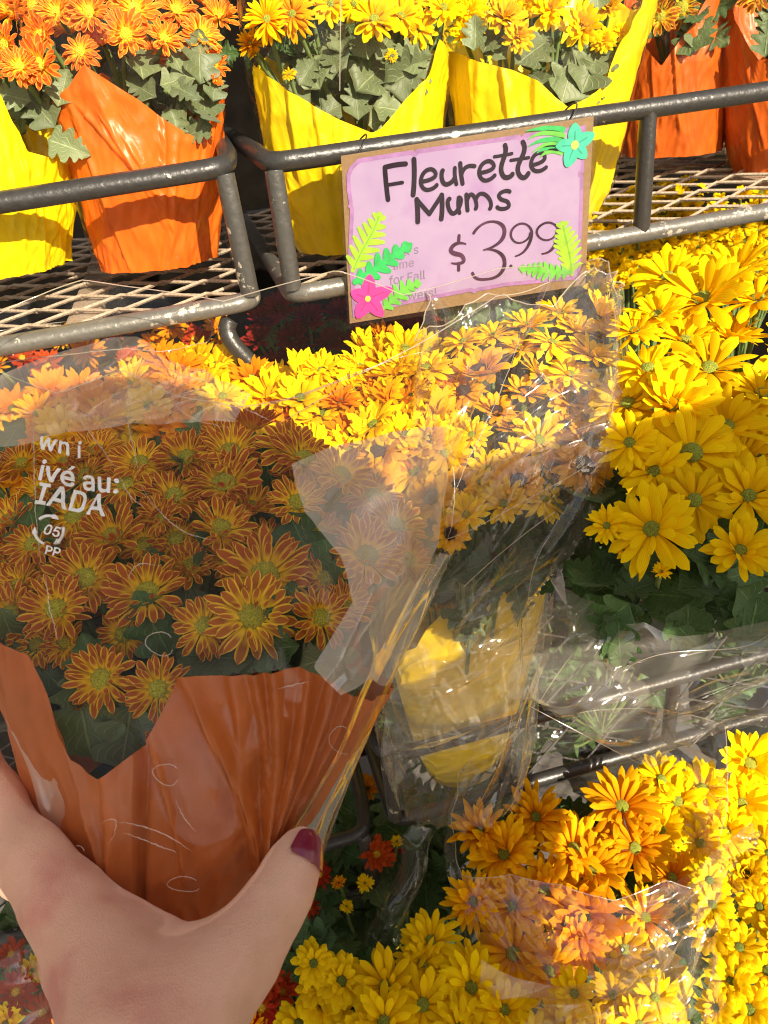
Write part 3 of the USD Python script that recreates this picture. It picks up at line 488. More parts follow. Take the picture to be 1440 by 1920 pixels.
nodes = {'g': ('geometry', {}), 'n': ('noise_texture', {'scale': 32., 'detail': 4.0}), 'n2': ('noise_texture', {'scale': 900., 'detail': 2.0}), 'v': ('voronoi_texture', {'scale': 1300.}),
         'c': ('rgb_ramp', {'ramp': [(.3, (.60, .25, .18)), (.45, (.71, .385, .26)), (.58, (.74, .43, .29)), (.72, (.66, .38, .24))]}), 'b': ('bump', {'strength': .35, 'distance': .0006}), 'b2': ('bump', {'strength': .1, 'distance': .0004}),
         'p': ('principled_bsdf', {'roughness': .46, 'subsurface_weight': .25, 'subsurface_scale': .004, 'subsurface_radius': (1, .35, .2), 'specular_ior_level': .4})}
M_skin = mat('skin', nodes, [('g.position', 'n.vector'), ('g.position', 'n2.vector'), ('g.position', 'v.vector'), ('n.fac', 'c.fac'), ('c.color', 'p.base_color'), ('v.distance', 'b.height'), ('n2.fac', 'b2.height'), ('b.normal', 'b2.normal'), ('b2.normal', 'p.normal')], 'p.BSDF')
PS = thing('person', 'left hand with a dark red thumbnail gripping the plant in orange paper', 'person', None, (0, -.4, 0))
def ptb(*l): return [(np.array(a, float) + (OFF if m else 0), np.array(b, float) + (OFF if n else 0), ra, rb) for a, b, ra, rb, m, n in l]
OFF = np.array([.175, 0, -.02]); SH, EL = (-.15, -.36, 1.34), (-.33, -.14, 1.10)
skin = ptb((E0, EL, .030, .040, 0, 1), ((.02, -.34, 1.38), (.02, -.33, 1.50), .05, .052, 1, 1), ((.02, -.33, 1.56), (.02, -.315, 1.61), .078, .09, 1, 1), ((.02, -.24, 1.535), (.02, -.26, 1.56), .035, .05, 1, 1), ((.02, -.228, 1.585), (.02, -.215, 1.565), .010, .014, 1, 1), ((.10, -.32, 1.57), (.105, -.325, 1.59), .012, .016, 1, 1), ((-.06, -.32, 1.57), (-.065, -.325, 1.59), .012, .016, 1, 1),
           ((.36, -.20, 1.47), (.15, -.07, 1.37), .036, .027, 1, 0), ((.15, -.07, 1.37), (.085, -.03, 1.385), .03, .034, 0, 0), ((.085, -.05, 1.40), (.035, -.045, 1.425), .013, .010, 0, 0), ((.09, -.035, 1.40), (.06, -.012, 1.44), .010, .009, 0, 0), ((.09, -.03, 1.385), (.075, -.008, 1.41), .010, .009, 0, 0), ((.09, -.035, 1.365), (.078, -.01, 1.375), .010, .009, 0, 0), ((.09, -.04, 1.345), (.08, -.015, 1.345), .009, .008, 0, 0))
sk = surface_nets(capsule_field(skin, .02), np.array([-.30, -.46, 1.0]), np.array([.60, .18, 1.86]), .010)
obj('body', join([(hv, hand.faces), (sk.vertices, sk.faces)]), M_skin, PS)
jk = surface_nets(capsule_field(ptb((EL, SH, .052, .068, 1, 1), (SH, (.02, -.38, 1.36), .07, .09, 1, 1), ((.21, -.36, 1.33), (.02, -.38, 1.36), .07, .09, 1, 1), ((.02, -.40, 1.28), (.02, -.42, .98), .140, .13, 1, 1), ((-.06, -.40, 1.25), (.10, -.40, 1.25), .11, .11, 1, 1), ((.21, -.36, 1.33), (.36, -.20, 1.47), .076, .072, 1, 1), ((.36, -.20, 1.47), (.12, -.12, 1.43), .072, .055, 1, 1), (EL, (-.32, -.06, 1.09), .052, .046, 1, 1)), .04), np.array([-.32, -.64, .84]), np.array([.64, .02, 1.62]), .016)
M_cloth = plain('knitted_cloth', (.22, .19, .16), .9, bump=.5, bscale=500)
obj('jacket', jk, M_cloth, PS)
tr = surface_nets(capsule_field(ptb(((.02, -.42, .98), (.02, -.42, .90), .125, .14, 1, 1), ((-.07, -.42, .88), (-.10, -.40, .43), .085, .062, 1, 1), ((-.10, -.40, .43), (-.11, -.44, -.02), .062, .05, 1, 1), ((.11, -.42, .88), (.14, -.42, .43), .085, .062, 1, 1), ((.14, -.42, .43), (.15, -.46, -.02), .062, .05, 1, 1), ((-.11, -.44, -.055), (-.12, -.30, -.06), .045, .04, 1, 1), ((.15, -.46, -.055), (.16, -.32, -.06), .045, .04, 1, 1)), .03), np.array([-.14, -.66, -.02]), np.array([.5, -.2, 1.26]), .018)
obj('trousers', tr, M_cloth, PS)
hr = surface_nets(capsule_field(ptb(((.02, -.36, 1.64), (.02, -.34, 1.665), .085, .08, 1, 1), ((.02, -.40, 1.60), (.02, -.43, 1.42), .075, .06, 1, 1), ((-.055, -.37, 1.60), (-.07, -.38, 1.42), .04, .04, 1, 1), ((.095, -.37, 1.60), (.11, -.38, 1.42), .04, .04, 1, 1)), .03), np.array([-.02, -.54, 1.4]), np.array([.38, -.2, 1.9]), .012)
obj('hair', hr, plain('brown_hair', (.07, .04, .022), .5, bump=.6, bscale=400), PS)

M_nail = mat('nail_polish', {'p': ('principled_bsdf', {'base_color': (.20, .012, .035), 'roughness': .22, 'coat_weight': .6})}, [], 'p.BSDF')
# the nail: a curved plate lying on the thumb's outer right side
ta, tb = at(545, 1634, .2905), at(570, 1568, .2995); ax_ = unit(tb - ta); face = unit(to_eye(ta) * .72 + rt * .69); face = unit(face - ax_ * (face @ ax_)); sd = np.cross(ax_, face)
uu, vv = np.meshgrid(np.linspace(-1, 1, 15), np.linspace(0, 1, 17)); wid = np.where(vv > .72, np.sqrt(np.clip(1 - ((vv - .72) / .30) ** 2, .05, 1)), 1 - .14 * (1 - np.clip(vv / .2, 0, 1)) ** 2)
ctr = (ta + (tb - ta) * .22)[None, None] + (vv * .0125)[..., None] * ax_; dirn = np.cos(uu * wid * .95)[..., None] * face + np.sin(uu * wid * .95)[..., None] * sd
lo_, hi_ = np.zeros(uu.shape), np.full(uu.shape, .020)
for _ in range(24):
    md = (lo_ + hi_) / 2; ins = HF_((ctr + md[..., None] * dirn).reshape(-1, 3)).reshape(uu.shape) < 0; lo_, hi_ = np.where(ins, md, lo_), np.where(ins, hi_, md)
rad = np.maximum(lo_, .0052 - .0014 * np.clip(vv - .8, 0, 1)); NP = ctr + (rad + .0006)[..., None] * dirn
obj('thumbnail', (NP.reshape(-1, 3), tris(grid_faces(17, 15))), M_nail, PS, label='dark red painted thumbnail')

# ------------------------------------------------------------------ shelf plants: shared builders
def depthY(x, y, Y): return float((atY(x, y, Y) - EYE) @ fwd)
def leafpx(parent, x, y, d, dx, dy, Lpx, m, rng, wide=.42, tilt=.3):
    p = at(x, y, d); leaf(parent, p, dx * rt - dy * up + rng.normal(0, tilt * .4) * fwd, to_eye(p) + np.array([0, 0, .35]) + rng.normal(0, tilt, 3), Lpx * d / F, rng, m, wide)
def bunch(parent, lst, kind, rng, center, root, eye=.45, upw=.15, stem=True, fine=False, colors=None, stemr=.0016):
    "flowers at (x, y, width, depth[, kind])"
    pr = []
    for it in lst:
        x, y, dia, d = it[:4]; k = it[4] if len(it) > 4 else kind
        p = at(x, y, d); n = (1 - eye) * unit(p - center) + eye * to_eye(p) + np.array([0, 0, upw]) + rng.normal(0, .14, 3)
        flower(parent, p, n, dia / 2 * d / F, k, rng, fine, None if colors is None else rng.choice(colors)); n = unit(n); pr.append((root + rng.normal(0, .01, 3), p - n * .05, p - n * .003))
    if stem and pr: stems(parent, pr, stemr)
def mass(poly, gap, dia, dfun, rng, avoid=(), n=4000, kinds=None):
    P = Polygon(poly); x0, y0, x1, y1 = P.bounds; got = [(a[0], a[1]) for a in avoid]; out = []
    for _ in range(n):
        x, y = rng.uniform(x0, x1), rng.uniform(y0, y1)
        if not P.contains(Point(x, y)) or any((x - a) ** 2 + ((y - b) * 1.25) ** 2 < gap ** 2 for a, b in got): continue
        got.append((x, y)); it = (x, y, dia * rng.uniform(.82, 1.12), dfun(x, y) + rng.normal(0, .006)); out.append(it + ((rng.choice(kinds),) if kinds else ()))
    return out
def foliage(parent, poly, n, dfun, Lm, rng, ms, toward=None):
    P = Polygon(poly); x0, y0, x1, y1 = P.bounds; k = 0
    while k < n:
        x, y = rng.uniform(x0, x1), rng.uniform(y0, y1)
        if P.contains(Point(x, y)):
            p = at(x, y, dfun(x, y)); leaf(parent, p, rng.normal(0, 1, 3) + np.array([0, -.4, .3]), to_eye(p) + np.array([0, 0, .4]) + rng.normal(0, .45, 3), Lm * rng.uniform(.75, 1.2), rng, rng.choice(ms)); k += 1
def simple_pot(parent, base, r0, r1, h, m, seed):
    th, v = np.meshgrid(np.arange(72) * 2 * np.pi / 72, np.linspace(0, 1, 22)); hh = h * (1 + .16 * np.sin(2 * th + seed) + .1 * np.sin(5 * th + 2 * seed)); r = r0 + (r1 - r0) * v ** 1.2 + .004 * (ridged(np.stack([np.cos(th) * 2.5 + v, np.sin(th) * 2.5 - v, v * 1.5 + seed], -1), seed) - .6)
    P = np.stack([r * np.cos(th), r * np.sin(th), v * hh], -1) + base; obj('pot_wrap', (P.reshape(-1, 3), tris(grid_faces(22, 72, True))), m, parent)
    g = np.arange(24) * 2 * np.pi / 24; s = np.c_[np.cos(g) * r0 * 1.1, np.sin(g) * r0 * 1.1, np.full(24, h * .45)] + base; obj('soil', (np.vstack([s, s.mean(0)]), np.c_[np.arange(24), (np.arange(24) + 1) % 24, np.full(24, 24)]), M_soil, parent, smooth=False)
def wrapped(name, label, rows, edge, m, seed, pl=(), group='mums in coloured paper on the upper shelf', amp=.0030, backv=.8):
    lo = Loft(rows, plane=True); r = np.asarray(rows, float); t = thing(name, label, 'potted flowers', group, atY((r[0, 0] + r[0, 2]) / 2, (r[0, 1] + r[0, 3]) / 2, r[0, 4]))
    top = lo.edge(edge, [(-.4, backv), (-1.0, backv + .1), (-1.57, backv - .05), (-2.2, backv + .1), (-2.8, backv)])
    ps = []
    for (x0, y0), (x1, y1), w, h in pl:
        (a0, v0), (a1, v1) = [[float(q[0]) for q in lo.locate(*p)] for p in ((x0, y0), (x1, y1))]; ps.append((a1, (a0 - a1) / max(v0 - v1, .05), w, h, v1 + .04, v0 + .06))
    v, f, uv = lo.mesh(260, 54, top, pleats(ps, lambda a, q: folds(amp, 2.2, 1.5, seed)(a, q) + crinkle(.0016, 7., 5., seed + 3, .8)(a, q))); obj('pot_wrap', (v, f), m, t)
    g = np.arange(24) * 2 * np.pi / 24; c = lo(g, np.full(24, .45)); c = c.mean(0) + (c - c.mean(0)) * .9; obj('soil', (np.vstack([c, c.mean(0)]), np.c_[np.arange(24), (np.arange(24) + 1) % 24, np.full(24, 24)]), M_soil, t, smooth=False)
    return t, lo
def sleeve_on(t, rows, seed, edge=None, amp=.0035, m=None, plane=True, nu=150, nv=90, ku=1.4, kv=4.):
    lo = Loft(rows, plane=plane); top = lo.edge(edge, [(-.5, .95), (-1.57, .9), (-2.5, .97)]) if edge else None
    v, f, uv = lo.mesh(nu, nv, top, crinkle(amp, ku, kv, seed)); s = obj('sleeve', (v, f), m or M_film, t); q = v.reshape(nv, nu, 3)[-1]
    obj('sleeve_rim', tube(np.vstack([q, q[:1]]), .0004, 4, False), M_edge, s); return lo, s
# ------------------------------------------------------------------ upper shelf
rng = np.random.default_rng(21)
t, lo = wrapped('potted_mum', 'flame orange mums in bright orange paper behind the left rail', [(196, 500, 405, 478, .635, .034, .034), (172, 420, 411, 400, .635, .040, .042), (148, 330, 413, 325, .636, .046, .05), (122, 250, 413, 250, .638, .050, .056), (98, 180, 414, 170, .641, .054, .062), (78, 100, 416, 90, .645, .058, .068)],
    [(99, 214), (104, 200), (130, 160), (160, 121), (172, 130), (210, 155), (260, 188), (310, 226), (345, 248), (375, 262), (392, 240), (408, 178)], M_orange, 3, [((215, 270), (300, 420), .08, .0022), ((250, 300), (310, 420), .06, .002), ((306, 235), (306, 400), .05, .0035), ((330, 300), (320, 520), .05, .0016), ((160, 280), (240, 500), .06, .002), ((180, 250), (290, 380), .08, .002), ((380, 300), (360, 470), .06, .0015)])
C = atY(250, 260, .70); RT = atY(300, 400, .65)
bunch(t, [(x, y, w, depthY(x, y, Y)) for x, y, w, Y in [(236, 64, 96, .60), (308, 72, 74, .605), (166, 22, 92, .62), (252, 18, 104, .62), (330, 18, 86, .64), (378, 66, 92, .62), (72, 122, 104, .59), (150, 96, 78, .61), (76, 66, 86, .62), (104, 22, 86, .64), (8, 84, 76, .60), (36, 124, 76, .585), (402, 122, 62, .63), (192, 78, 68, .63), (290, 108, 60, .63), (270, 96, 70, .64), (128, 50, 80, .66), (216, -12, 90, .66), (300, -20, 90, .68), (60, 10, 90, .68), (20, 20, 90, .68), (410, 30, 80, .66), (355, -14, 90, .68), (345, 100, 60, .635)]], 'flame', rng, C, RT, .42, .1, fine=True)
bunch(t, [(403, 152, 34, depthY(403, 152, .61)), (396, 95, 40, depthY(396, 95, .62))], 'flame', rng, C, RT, .2, .3)
for a in [(268, 150, -.15, -1, 92), (292, 182, -.6, -.4, 66), (322, 158, .9, .5, 62), (376, 158, 0, -1, 96), (386, 232, -.15, -1, 96), (352, 232, -.9, -.5, 62), (398, 236, -.9, .35, 62), (300, 160, .9, -.3, 70), (345, 140, -.5, -.8, 60), (366, 205, .8, .7, 60), (320, 205, .3, .9, 60), (400, 190, .1, -1, 60)]: leafpx(t, a[0], a[1], depthY(a[0], a[1], .605), *a[2:], 'grey', rng)
for a in [(104, 240, -.65, -.75, 92), (88, 262, .75, .25, 80), (108, 200, .3, -1, 70), (60, 190, -.8, -.2, 70)]: leafpx(t, a[0], a[1], depthY(a[0], a[1], .60), *a[2:], 'grey', rng)
foliage(t, [(120, 120), (410, 60), (410, 200), (370, 250), (165, 130)], 22, lambda x, y: depthY(x, y, .665), .030, rng, ['mid', 'deep', 'grey'])
foliage(t, [(0, 120), (110, 100), (110, 260), (20, 200)], 10, lambda x, y: depthY(x, y, .65), .030, rng, ['mid', 'deep'])
sleeve_on(t, [(186, 505, 412, 482, .635, .038, .036), (150, 390, 418, 380, .636, .047, .05), (100, 250, 420, 250, .640, .057, .06), (60, 120, 424, 100, .645, .066, .07), (30, -30, 430, -40, .65, .07, .08), (0, -180, 440, -190, .66, .07, .08)], 5, amp=.003)
t, lo = wrapped('potted_mum', 'mum in golden yellow paper cut off by the left edge of the picture', [(-60, 512, 122, 490, .625, .036, .036), (-85, 420, 132, 410, .625, .042, .042), (-105, 330, 138, 320, .627, .048, .05), (-120, 240, 140, 230, .63, .052, .055), (-130, 140, 140, 130, .634, .056, .06)],
    [(-100, 200), (-50, 190), (-4, 172), (20, 222), (52, 284), (82, 292), (110, 296), (126, 310)], M_yellowp, 7, [((30, 240), (60, 420), .06, .003), ((70, 300), (75, 480), .06, .002), ((0, 200), (40, 460), .08, .002)])
C = atY(0, 260, .70); RT = atY(20, 400, .65)
bunch(t, [(x, y, w, depthY(x, y, .66)) for x, y, w in [(-30, 120, 80), (-60, 60, 80), (20, 150, 60)]], 'flame', rng, C, RT)
foliage(t, [(-60, 130), (60, 130), (60, 280), (0, 200)], 10, lambda x, y: depthY(x, y, .67), .032, rng, ['mid', 'grey'])
t, lo = wrapped('potted_mum', 'yellow mums in bright yellow paper with two tall points left of the sign', [(566, 468, 806, 440, .640, .036, .036), (528, 380, 812, 360, .640, .043, .044), (502, 300, 820, 270, .641, .050, .05), (485, 210, 832, 180, .643, .055, .056), (473, 120, 843, 100, .646, .060, .062), (462, 30, 852, 10, .65, .064, .068)],
    [(476, 150), (481, 119), (510, 142), (540, 166), (588, 198), (640, 226), (696, 249), (715, 240), (742, 206), (790, 150), (808, 104), (824, 74), (842, 108)], M_yellowp, 9, [((588, 205), (610, 330), .07, .003), ((545, 190), (560, 330), .07, .0025), ((630, 240), (640, 400), .06, .0025), ((790, 170), (760, 400), .08, .002), ((700, 255), (690, 400), .06, .002), ((510, 160), (560, 440), .08, .0018)])
C = atY(660, 260, .72); RT = atY(680, 380, .66)
bunch(t, [(x, y, w, depthY(x, y, Y)) + ((k,) if k else ()) for x, y, w, Y, k in [(500, 36, 96, .60, 'amber'), (548, 26, 96, .60, 'amber'), (620, 6, 90, .61, 0), (702, 36, 118, .60, 0), (752, 30, 100, .62, 0), (786, 54, 80, .62, 0), (832, 14, 96, .62, 0), (470, 82, 60, .62, 'amber'), (664, 6, 80, .63, 0), (580, -24, 96, .64, 0), (720, -16, 100, .65, 0), (800, -20, 96, .65, 0), (520, -30, 96, .66, 'amber'), (770, 4, 80, .64, 0), (650, -40, 96, .66, 0)]], 'yellow', rng, C, RT, .42, .1, fine=True)
bunch(t, [(542, 138, 34, depthY(542, 138, .605)), (734, 104, 30, depthY(734, 104, .605)), (476, 100, 34, depthY(476, 100, .62))], 'yellow', rng, C, RT, .2, .4)
for a in [(690, 112, -.2, -1, 70), (706, 112, .5, -.9, 66), (668, 172, .6, -.75, 110), (720, 166, .85, -.5, 110), (600, 168, -.5, -.7, 70), (584, 196, -.9, -.4, 66), (640, 196, -.5, .3, 60), (672, 226, -.1, -1, 74), (700, 200, .9, .1, 90), (622, 150, 0, -1, 80), (650, 128, -.7, -.6, 66), (560, 160, .6, -.9, 60), (690, 236, .6, -.3, 60), (745, 130, .7, -.6, 80), (640, 100, -.1, -1, 60)]: leafpx(t, a[0], a[1], depthY(a[0], a[1], .61), *a[2:], 'grey', rng)
foliage(t, [(500, 60), (830, 60), (800, 120), (700, 230), (600, 190), (500, 120)], 30, lambda x, y: depthY(x, y, .67), .032, rng, ['mid', 'deep', 'grey'])
sleeve_on(t, [(556, 474, 812, 444, .640, .040, .038), (515, 350, 824, 330, .641, .050, .05), (472, 200, 842, 180, .645, .060, .06), (452, 60, 862, 30, .65, .068, .07), (440, -100, 880, -110, .66, .07, .08)], 15, amp=.003)
obj('sleeve_seam', tube(spline([atY(640, -30, .575), atY(638, 80, .578), atY(637, 170, .58)], 12), .0004, 4), M_edge, t)
t, lo = wrapped('potted_mum', 'yellow mums in yellow paper behind the right half of the sign', [(905, 470, 1085, 440, .645, .036, .036), (884, 380, 1118, 370, .645, .043, .044), (866, 290, 1148, 290, .646, .050, .05), (852, 190, 1172, 190, .648, .055, .056), (840, 95, 1196, 95, .651, .060, .062), (830, 0, 1220, -5, .655, .064, .068), (822, -100, 1236, -110, .66, .068, .072)],
    [(841, 100), (850, 94), (900, 114), (960, 130), (1008, 150), (1040, 182), (1062, 199), (1100, 182), (1130, 160), (1160, 90), (1188, 30), (1212, -30)], M_yellowp, 13, [((940, 150), (960, 300), .06, .003), ((1000, 170), (1000, 300), .06, .003), ((1170, 80), (1110, 420), .06, .003), ((1130, 180), (1080, 420), .07, .002), ((880, 130), (900, 330), .06, .002)])
C = atY(1000, 240, .72); RT = atY(1000, 380, .66)
bunch(t, [(x, y, w, depthY(x, y, Y)) for x, y, w, Y in [(880, 22, 80, .62), (868, 62, 60, .62), (945, 34, 100, .61), (972, 70, 76, .605), (1032, 16, 104, .62), (1092, 50, 100, .60), (1132, 76, 60, .61), (1060, -16, 96, .64), (985, 4, 86, .63), (1142, 14, 80, .63), (1166, 60, 46, .62), (910, -20, 90, .65), (1110, -30, 90, .65), (980, -50, 90, .67)]], 'pom', rng, C, RT, .42, .1, fine=True)
for a in [(966, 122, .85, -.75, 100), (1052, 196, .25, -1, 104), (1034, 178, -.5, -.8, 70), (1090, 176, .4, -1, 110), (1112, 140, .4, -1, 90), (890, 96, 0, -1, 60), (905, 100, .4, -.9, 70), (1010, 130, -.2, -1, 70), (1120, 20, 0, -1, 60), (950, 110, -.7, -.5, 60), (1075, 190, .8, -.3, 70)]: leafpx(t, a[0], a[1], depthY(a[0], a[1], .607), *a[2:], 'grey', rng)
foliage(t, [(860, 50), (1160, 50), (1140, 140), (1060, 190), (960, 120), (860, 90)], 26, lambda x, y: depthY(x, y, .67), .032, rng, ['mid', 'deep', 'grey'])
sleeve_on(t, [(898, 474, 1092, 444, .645, .040, .038), (862, 330, 1146, 330, .647, .052, .05), (838, 150, 1192, 150, .65, .062, .06), (822, 0, 1230, -20, .655, .068, .07), (815, -120, 1250, -140, .66, .07, .08)], 25, amp=.004)
for lab, rows, edge, sd, fl in (('bronze mums in orange paper coloured darker for shade, with a deep V front behind the right rail', [(1170, 292, 1345, 276, .735, .038, .036), (1167, 200, 1352, 190, .735, .044, .044), (1172, 100, 1357, 90, .737, .050, .05), (1180, 10, 1361, 0, .74, .054, .056), (1186, -80, 1366, -90, .744, .058, .06)], [(1175, 30), (1190, 60), (1216, 94), (1240, 124), (1262, 94), (1296, 46), (1320, 4), (1345, -40)], 17, [(1238, 30, 74, .70), (1278, 14, 86, .70), (1220, 0, 80, .71), (1300, -20, 80, .72), (1255, -30, 80, .73)]),
      ('mum in orange paper coloured darker for shade at the right edge of the upper shelf', [(1384, 330, 1560, 300, .70, .038, .036), (1366, 230, 1562, 200, .70, .044, .044), (1354, 110, 1566, 90, .702, .050, .05), (1348, 0, 1570, -20, .705, .054, .056), (1342, -100, 1575, -120, .71, .058, .06)], [(1347, -40), (1368, 0), (1385, 40), (1404, 84), (1425, 112), (1450, 108), (1500, 60)], 19, [(1420, -10, 80, .67), (1470, 0, 80, .67), (1440, -50, 80, .68)])):
    t, lo = wrapped('potted_mum', lab, rows, edge, M_orange_dim, sd, [((rows[2][0] + 90, 140), (rows[1][0] + 100, 230), .05, .003), ((rows[2][0] + 50, 160), (rows[1][0] + 60, 260), .06, .002)])
    xm = (rows[2][0] + rows[2][2]) / 2; C = atY(xm, 160, rows[0][4] + .06); RT = atY(xm, 200, rows[0][4])
    bunch(t, [(x, y, w, depthY(x, y, Y)) for x, y, w, Y in fl], 'bronze', rng, C, RT, .35, .3)
    foliage(t, [(xm - 60, -20), (xm + 70, -20), (xm + 40, 90), (xm - 20, 100)], 12, lambda x, y, Y=rows[0][4] - .03: depthY(x, y, Y), .032, rng, ['mid', 'deep', 'grey'])
    for k in range(6): leafpx(t, xm + rng.uniform(-50, 50), rng.uniform(20, 110), depthY(xm, 80, rows[0][4] - .045), rng.normal(0, .5), -1, 70, 'mid', rng)
    sleeve_on(t, [(rows[0][0] - 6, rows[0][1] + 4, rows[0][2] + 6, rows[0][3] + 4, rows[0][4], .042, .04), (rows[2][0] - 8, rows[2][1], rows[2][2] + 6, rows[2][3], rows[2][4], .056, .05), (rows[4][0] - 10, rows[4][1] - 60, rows[4][2] + 10, rows[4][3] - 60, rows[4][4], .064, .06)], sd, amp=.004)
PD = thing('dried_petals', 'few dried petals lying on the mesh shelf right of the rail post', 'petals', None, atZ(1255, 345, 1.263))
for k in range(9):
    p = atZ(rng.uniform(1170, 1330), rng.uniform(335, 372), 1.264); v, f, uv = leaf_mesh(rng.uniform(.006, .013), rng, .3); M3 = frame(np.array([0, 0, 1.]) + rng.normal(0, .3, 3), rng.uniform(0, 6)); obj('petal', (v @ M3.T + p, f), MP['lemon'], PD, uv=uv)

# ------------------------------------------------------------------ middle shelf
rng = np.random.default_rng(33); GM = 'mums on the middle shelf'; ZM = .806
def mid_pot(t, x, y, Y, m, seed, r0=.036, r1=.06, h=.13):
    b = atY(x, y, Y); b[2] = ZM; simple_pot(t, b, r0, r1, h, m, seed); return b + np.array([0, 0, .07])
# yellow mums with dark eyes in a crinkled sleeve
DC = thing('potted_mum', 'golden mums with dark brown eyes in a crinkled sleeve below the sign', 'potted flowers', GM, at(870, 1440, .60))
lo = Loft([(800, 1440, 934, 1418, .505, .030, .030), (770, 1370, 962, 1340, .505, .038, .04), (744, 1280, 992, 1235, .505, .045, .05), (716, 1180, 1016, 1130, .508, .050, .056), (700, 1070, 1030, 1020, .512, .054, .06)], plane=True)
v, f, uv = lo.mesh(340, 130, lo.edge([(722, 1270), (745, 1225), (780, 1215), (800, 1180), (850, 1130), (880, 1165), (900, 1150), (930, 1120), (960, 1085), (985, 1110), (1004, 1090)], [(-.5, .8), (-1.57, .8), (-2.6, .85)]))
for kk, am_, sd in ((48, .013, 70), (120, .005, 80)):
    ax = np.stack([(.93 * rt + .37 * up) * .2, -.37 * rt + .93 * up, fwd * .5]); S = (v @ ax.T) * kk; S = S + 1.5 * np.stack([meshkit.noise(S * .6, sd + i) for i in range(3)], -1)
    v = v + to_eye(v) * (am_ * (ridged(S, sd + 1, 1) - .5))[:, None]
obj('pot_wrap', (v, f), M_yellowp, DC)
for a in [(905, 1130, -.5, .8, 90), (840, 1120, .5, .9, 80), (960, 1070, .2, 1, 90), (860, 1100, -.9, .4, 80), (930, 1060, -.6, .7, 90)]: leafpx(DC, a[0], a[1], depthY(a[0], a[1], .452), *a[2:], rng.choice(['mid', 'deep', 'grey']), rng)
dd = lambda x, y: .475 + np.clip((990 - y) / 420, 0, 1.1) * .095
ex = [(945, 945, 116), (875, 965, 100), (1020, 935, 100), (845, 1000, 86), (930, 770, 96), (985, 735, 110), (1010, 700, 90), (885, 815, 90), (970, 860, 100), (915, 880, 96), (900, 905, 80), (1040, 880, 96), (860, 910, 90), (1060, 800, 100), (960, 800, 90)]
DF = [(x, y, w, dd(x, y)) for x, y, w in ex]; DF += mass([(690, 900), (700, 720), (830, 650), (960, 610), (1080, 570), (1160, 590), (1150, 760), (1100, 880), (1000, 930), (850, 960)], 54, 122, dd, rng, ex)
DF = [f_ + (('yellow',) if f_[1] < 690 or rng.random() < .3 else ()) for f_ in DF]
bunch(DC, DF, 'dark_eye', rng, at(900, 1000, .58), atY(868, 1395, .505), .28, .15, fine=False)
foliage(DC, [(860, 980), (1080, 920), (1030, 1060), (960, 1080), (870, 1080)], 40, lambda x, y: .535 + rng.uniform(-.03, .03), .034, rng, ['deep', 'mid', 'grey', 'deep'])
sl_rows = [(752, 1490, 965, 1462, .598, .036, .036), (718, 1390, 990, 1350, .588, .046, .046), (706, 1250, 1015, 1160, .572, .054, .054), (715, 1120, 1040, 1010, .55, .062, .06), (740, 980, 1105, 900, .53, .072, .07), (770, 840, 1146, 780, .52, .074, .07), (790, 700, 1156, 660, .525, .066, .07), (800, 580, 1152, 540, .535, .05, .06), (800, 500, 1190, 470, .545, .04, .05)]
lo2 = Loft(sl_rows); st = lo2.edge([(790, 640), (850, 600), (915, 545), (975, 560), (1040, 570), (1100, 500), (1150, 560)], [(-.4, .95), (-1.2, .9), (-1.9, .97), (-2.7, .93)])
v, f, uv = lo2.mesh(240, 200, st, crinkle(.010, 3.0, 3.0, 91, 2.2)); s = obj('sleeve', (v, f), M_film2, DC); q = v.reshape(200, 240, 3)[-1]; obj('sleeve_rim', tube(np.vstack([q, q[:1]]), .0005, 4, False), M_edge, s)
for pts in ([(1150, 560), (1157, 660), (1150, 760), (1120, 860), (1070, 950), (1010, 1040), (985, 1180), (960, 1340), (935, 1440)], [(840, 1010), (900, 985), (1000, 930), (1090, 880), (1140, 840)], [(870, 1100), (960, 1020), (1040, 960)]):
    p = spline(np.array(pts, float), 40); th, vv = lo2.locate(p[:, 0], p[:, 1]); D0 = (lo2(th, vv) - EYE) @ fwd; obj('sleeve_crease', tube(at(p[:, 0], p[:, 1], D0 - .004), .0003, 5), M_edge, s)
pt = patch([[(1000, 700, .462), (1080, 700, .458), (1145, 690, .468)], [(920, 800, .455), (1050, 800, .446), (1150, 800, .462)], [(850, 900, .450), (1000, 880, .440), (1130, 870, .458)], [(838, 990, .456), (950, 930, .446), (1090, 900, .462)]], 90, 90, .009, 60, 13, 35., .2); obj('sleeve_fold', pt, M_film2, s)
pt = patch([[(780, 1140, .50), (870, 1080, .49), (1000, 1040, .50)], [(740, 1240, .51), (880, 1200, .495), (1010, 1160, .505)], [(720, 1340, .515), (850, 1310, .50), (985, 1290, .515)], [(720, 1400, .53), (830, 1390, .52), (960, 1380, .53)]], 80, 90, .012, 48, 15, 22., .2); obj('sleeve_fold', pt, M_film2, s)

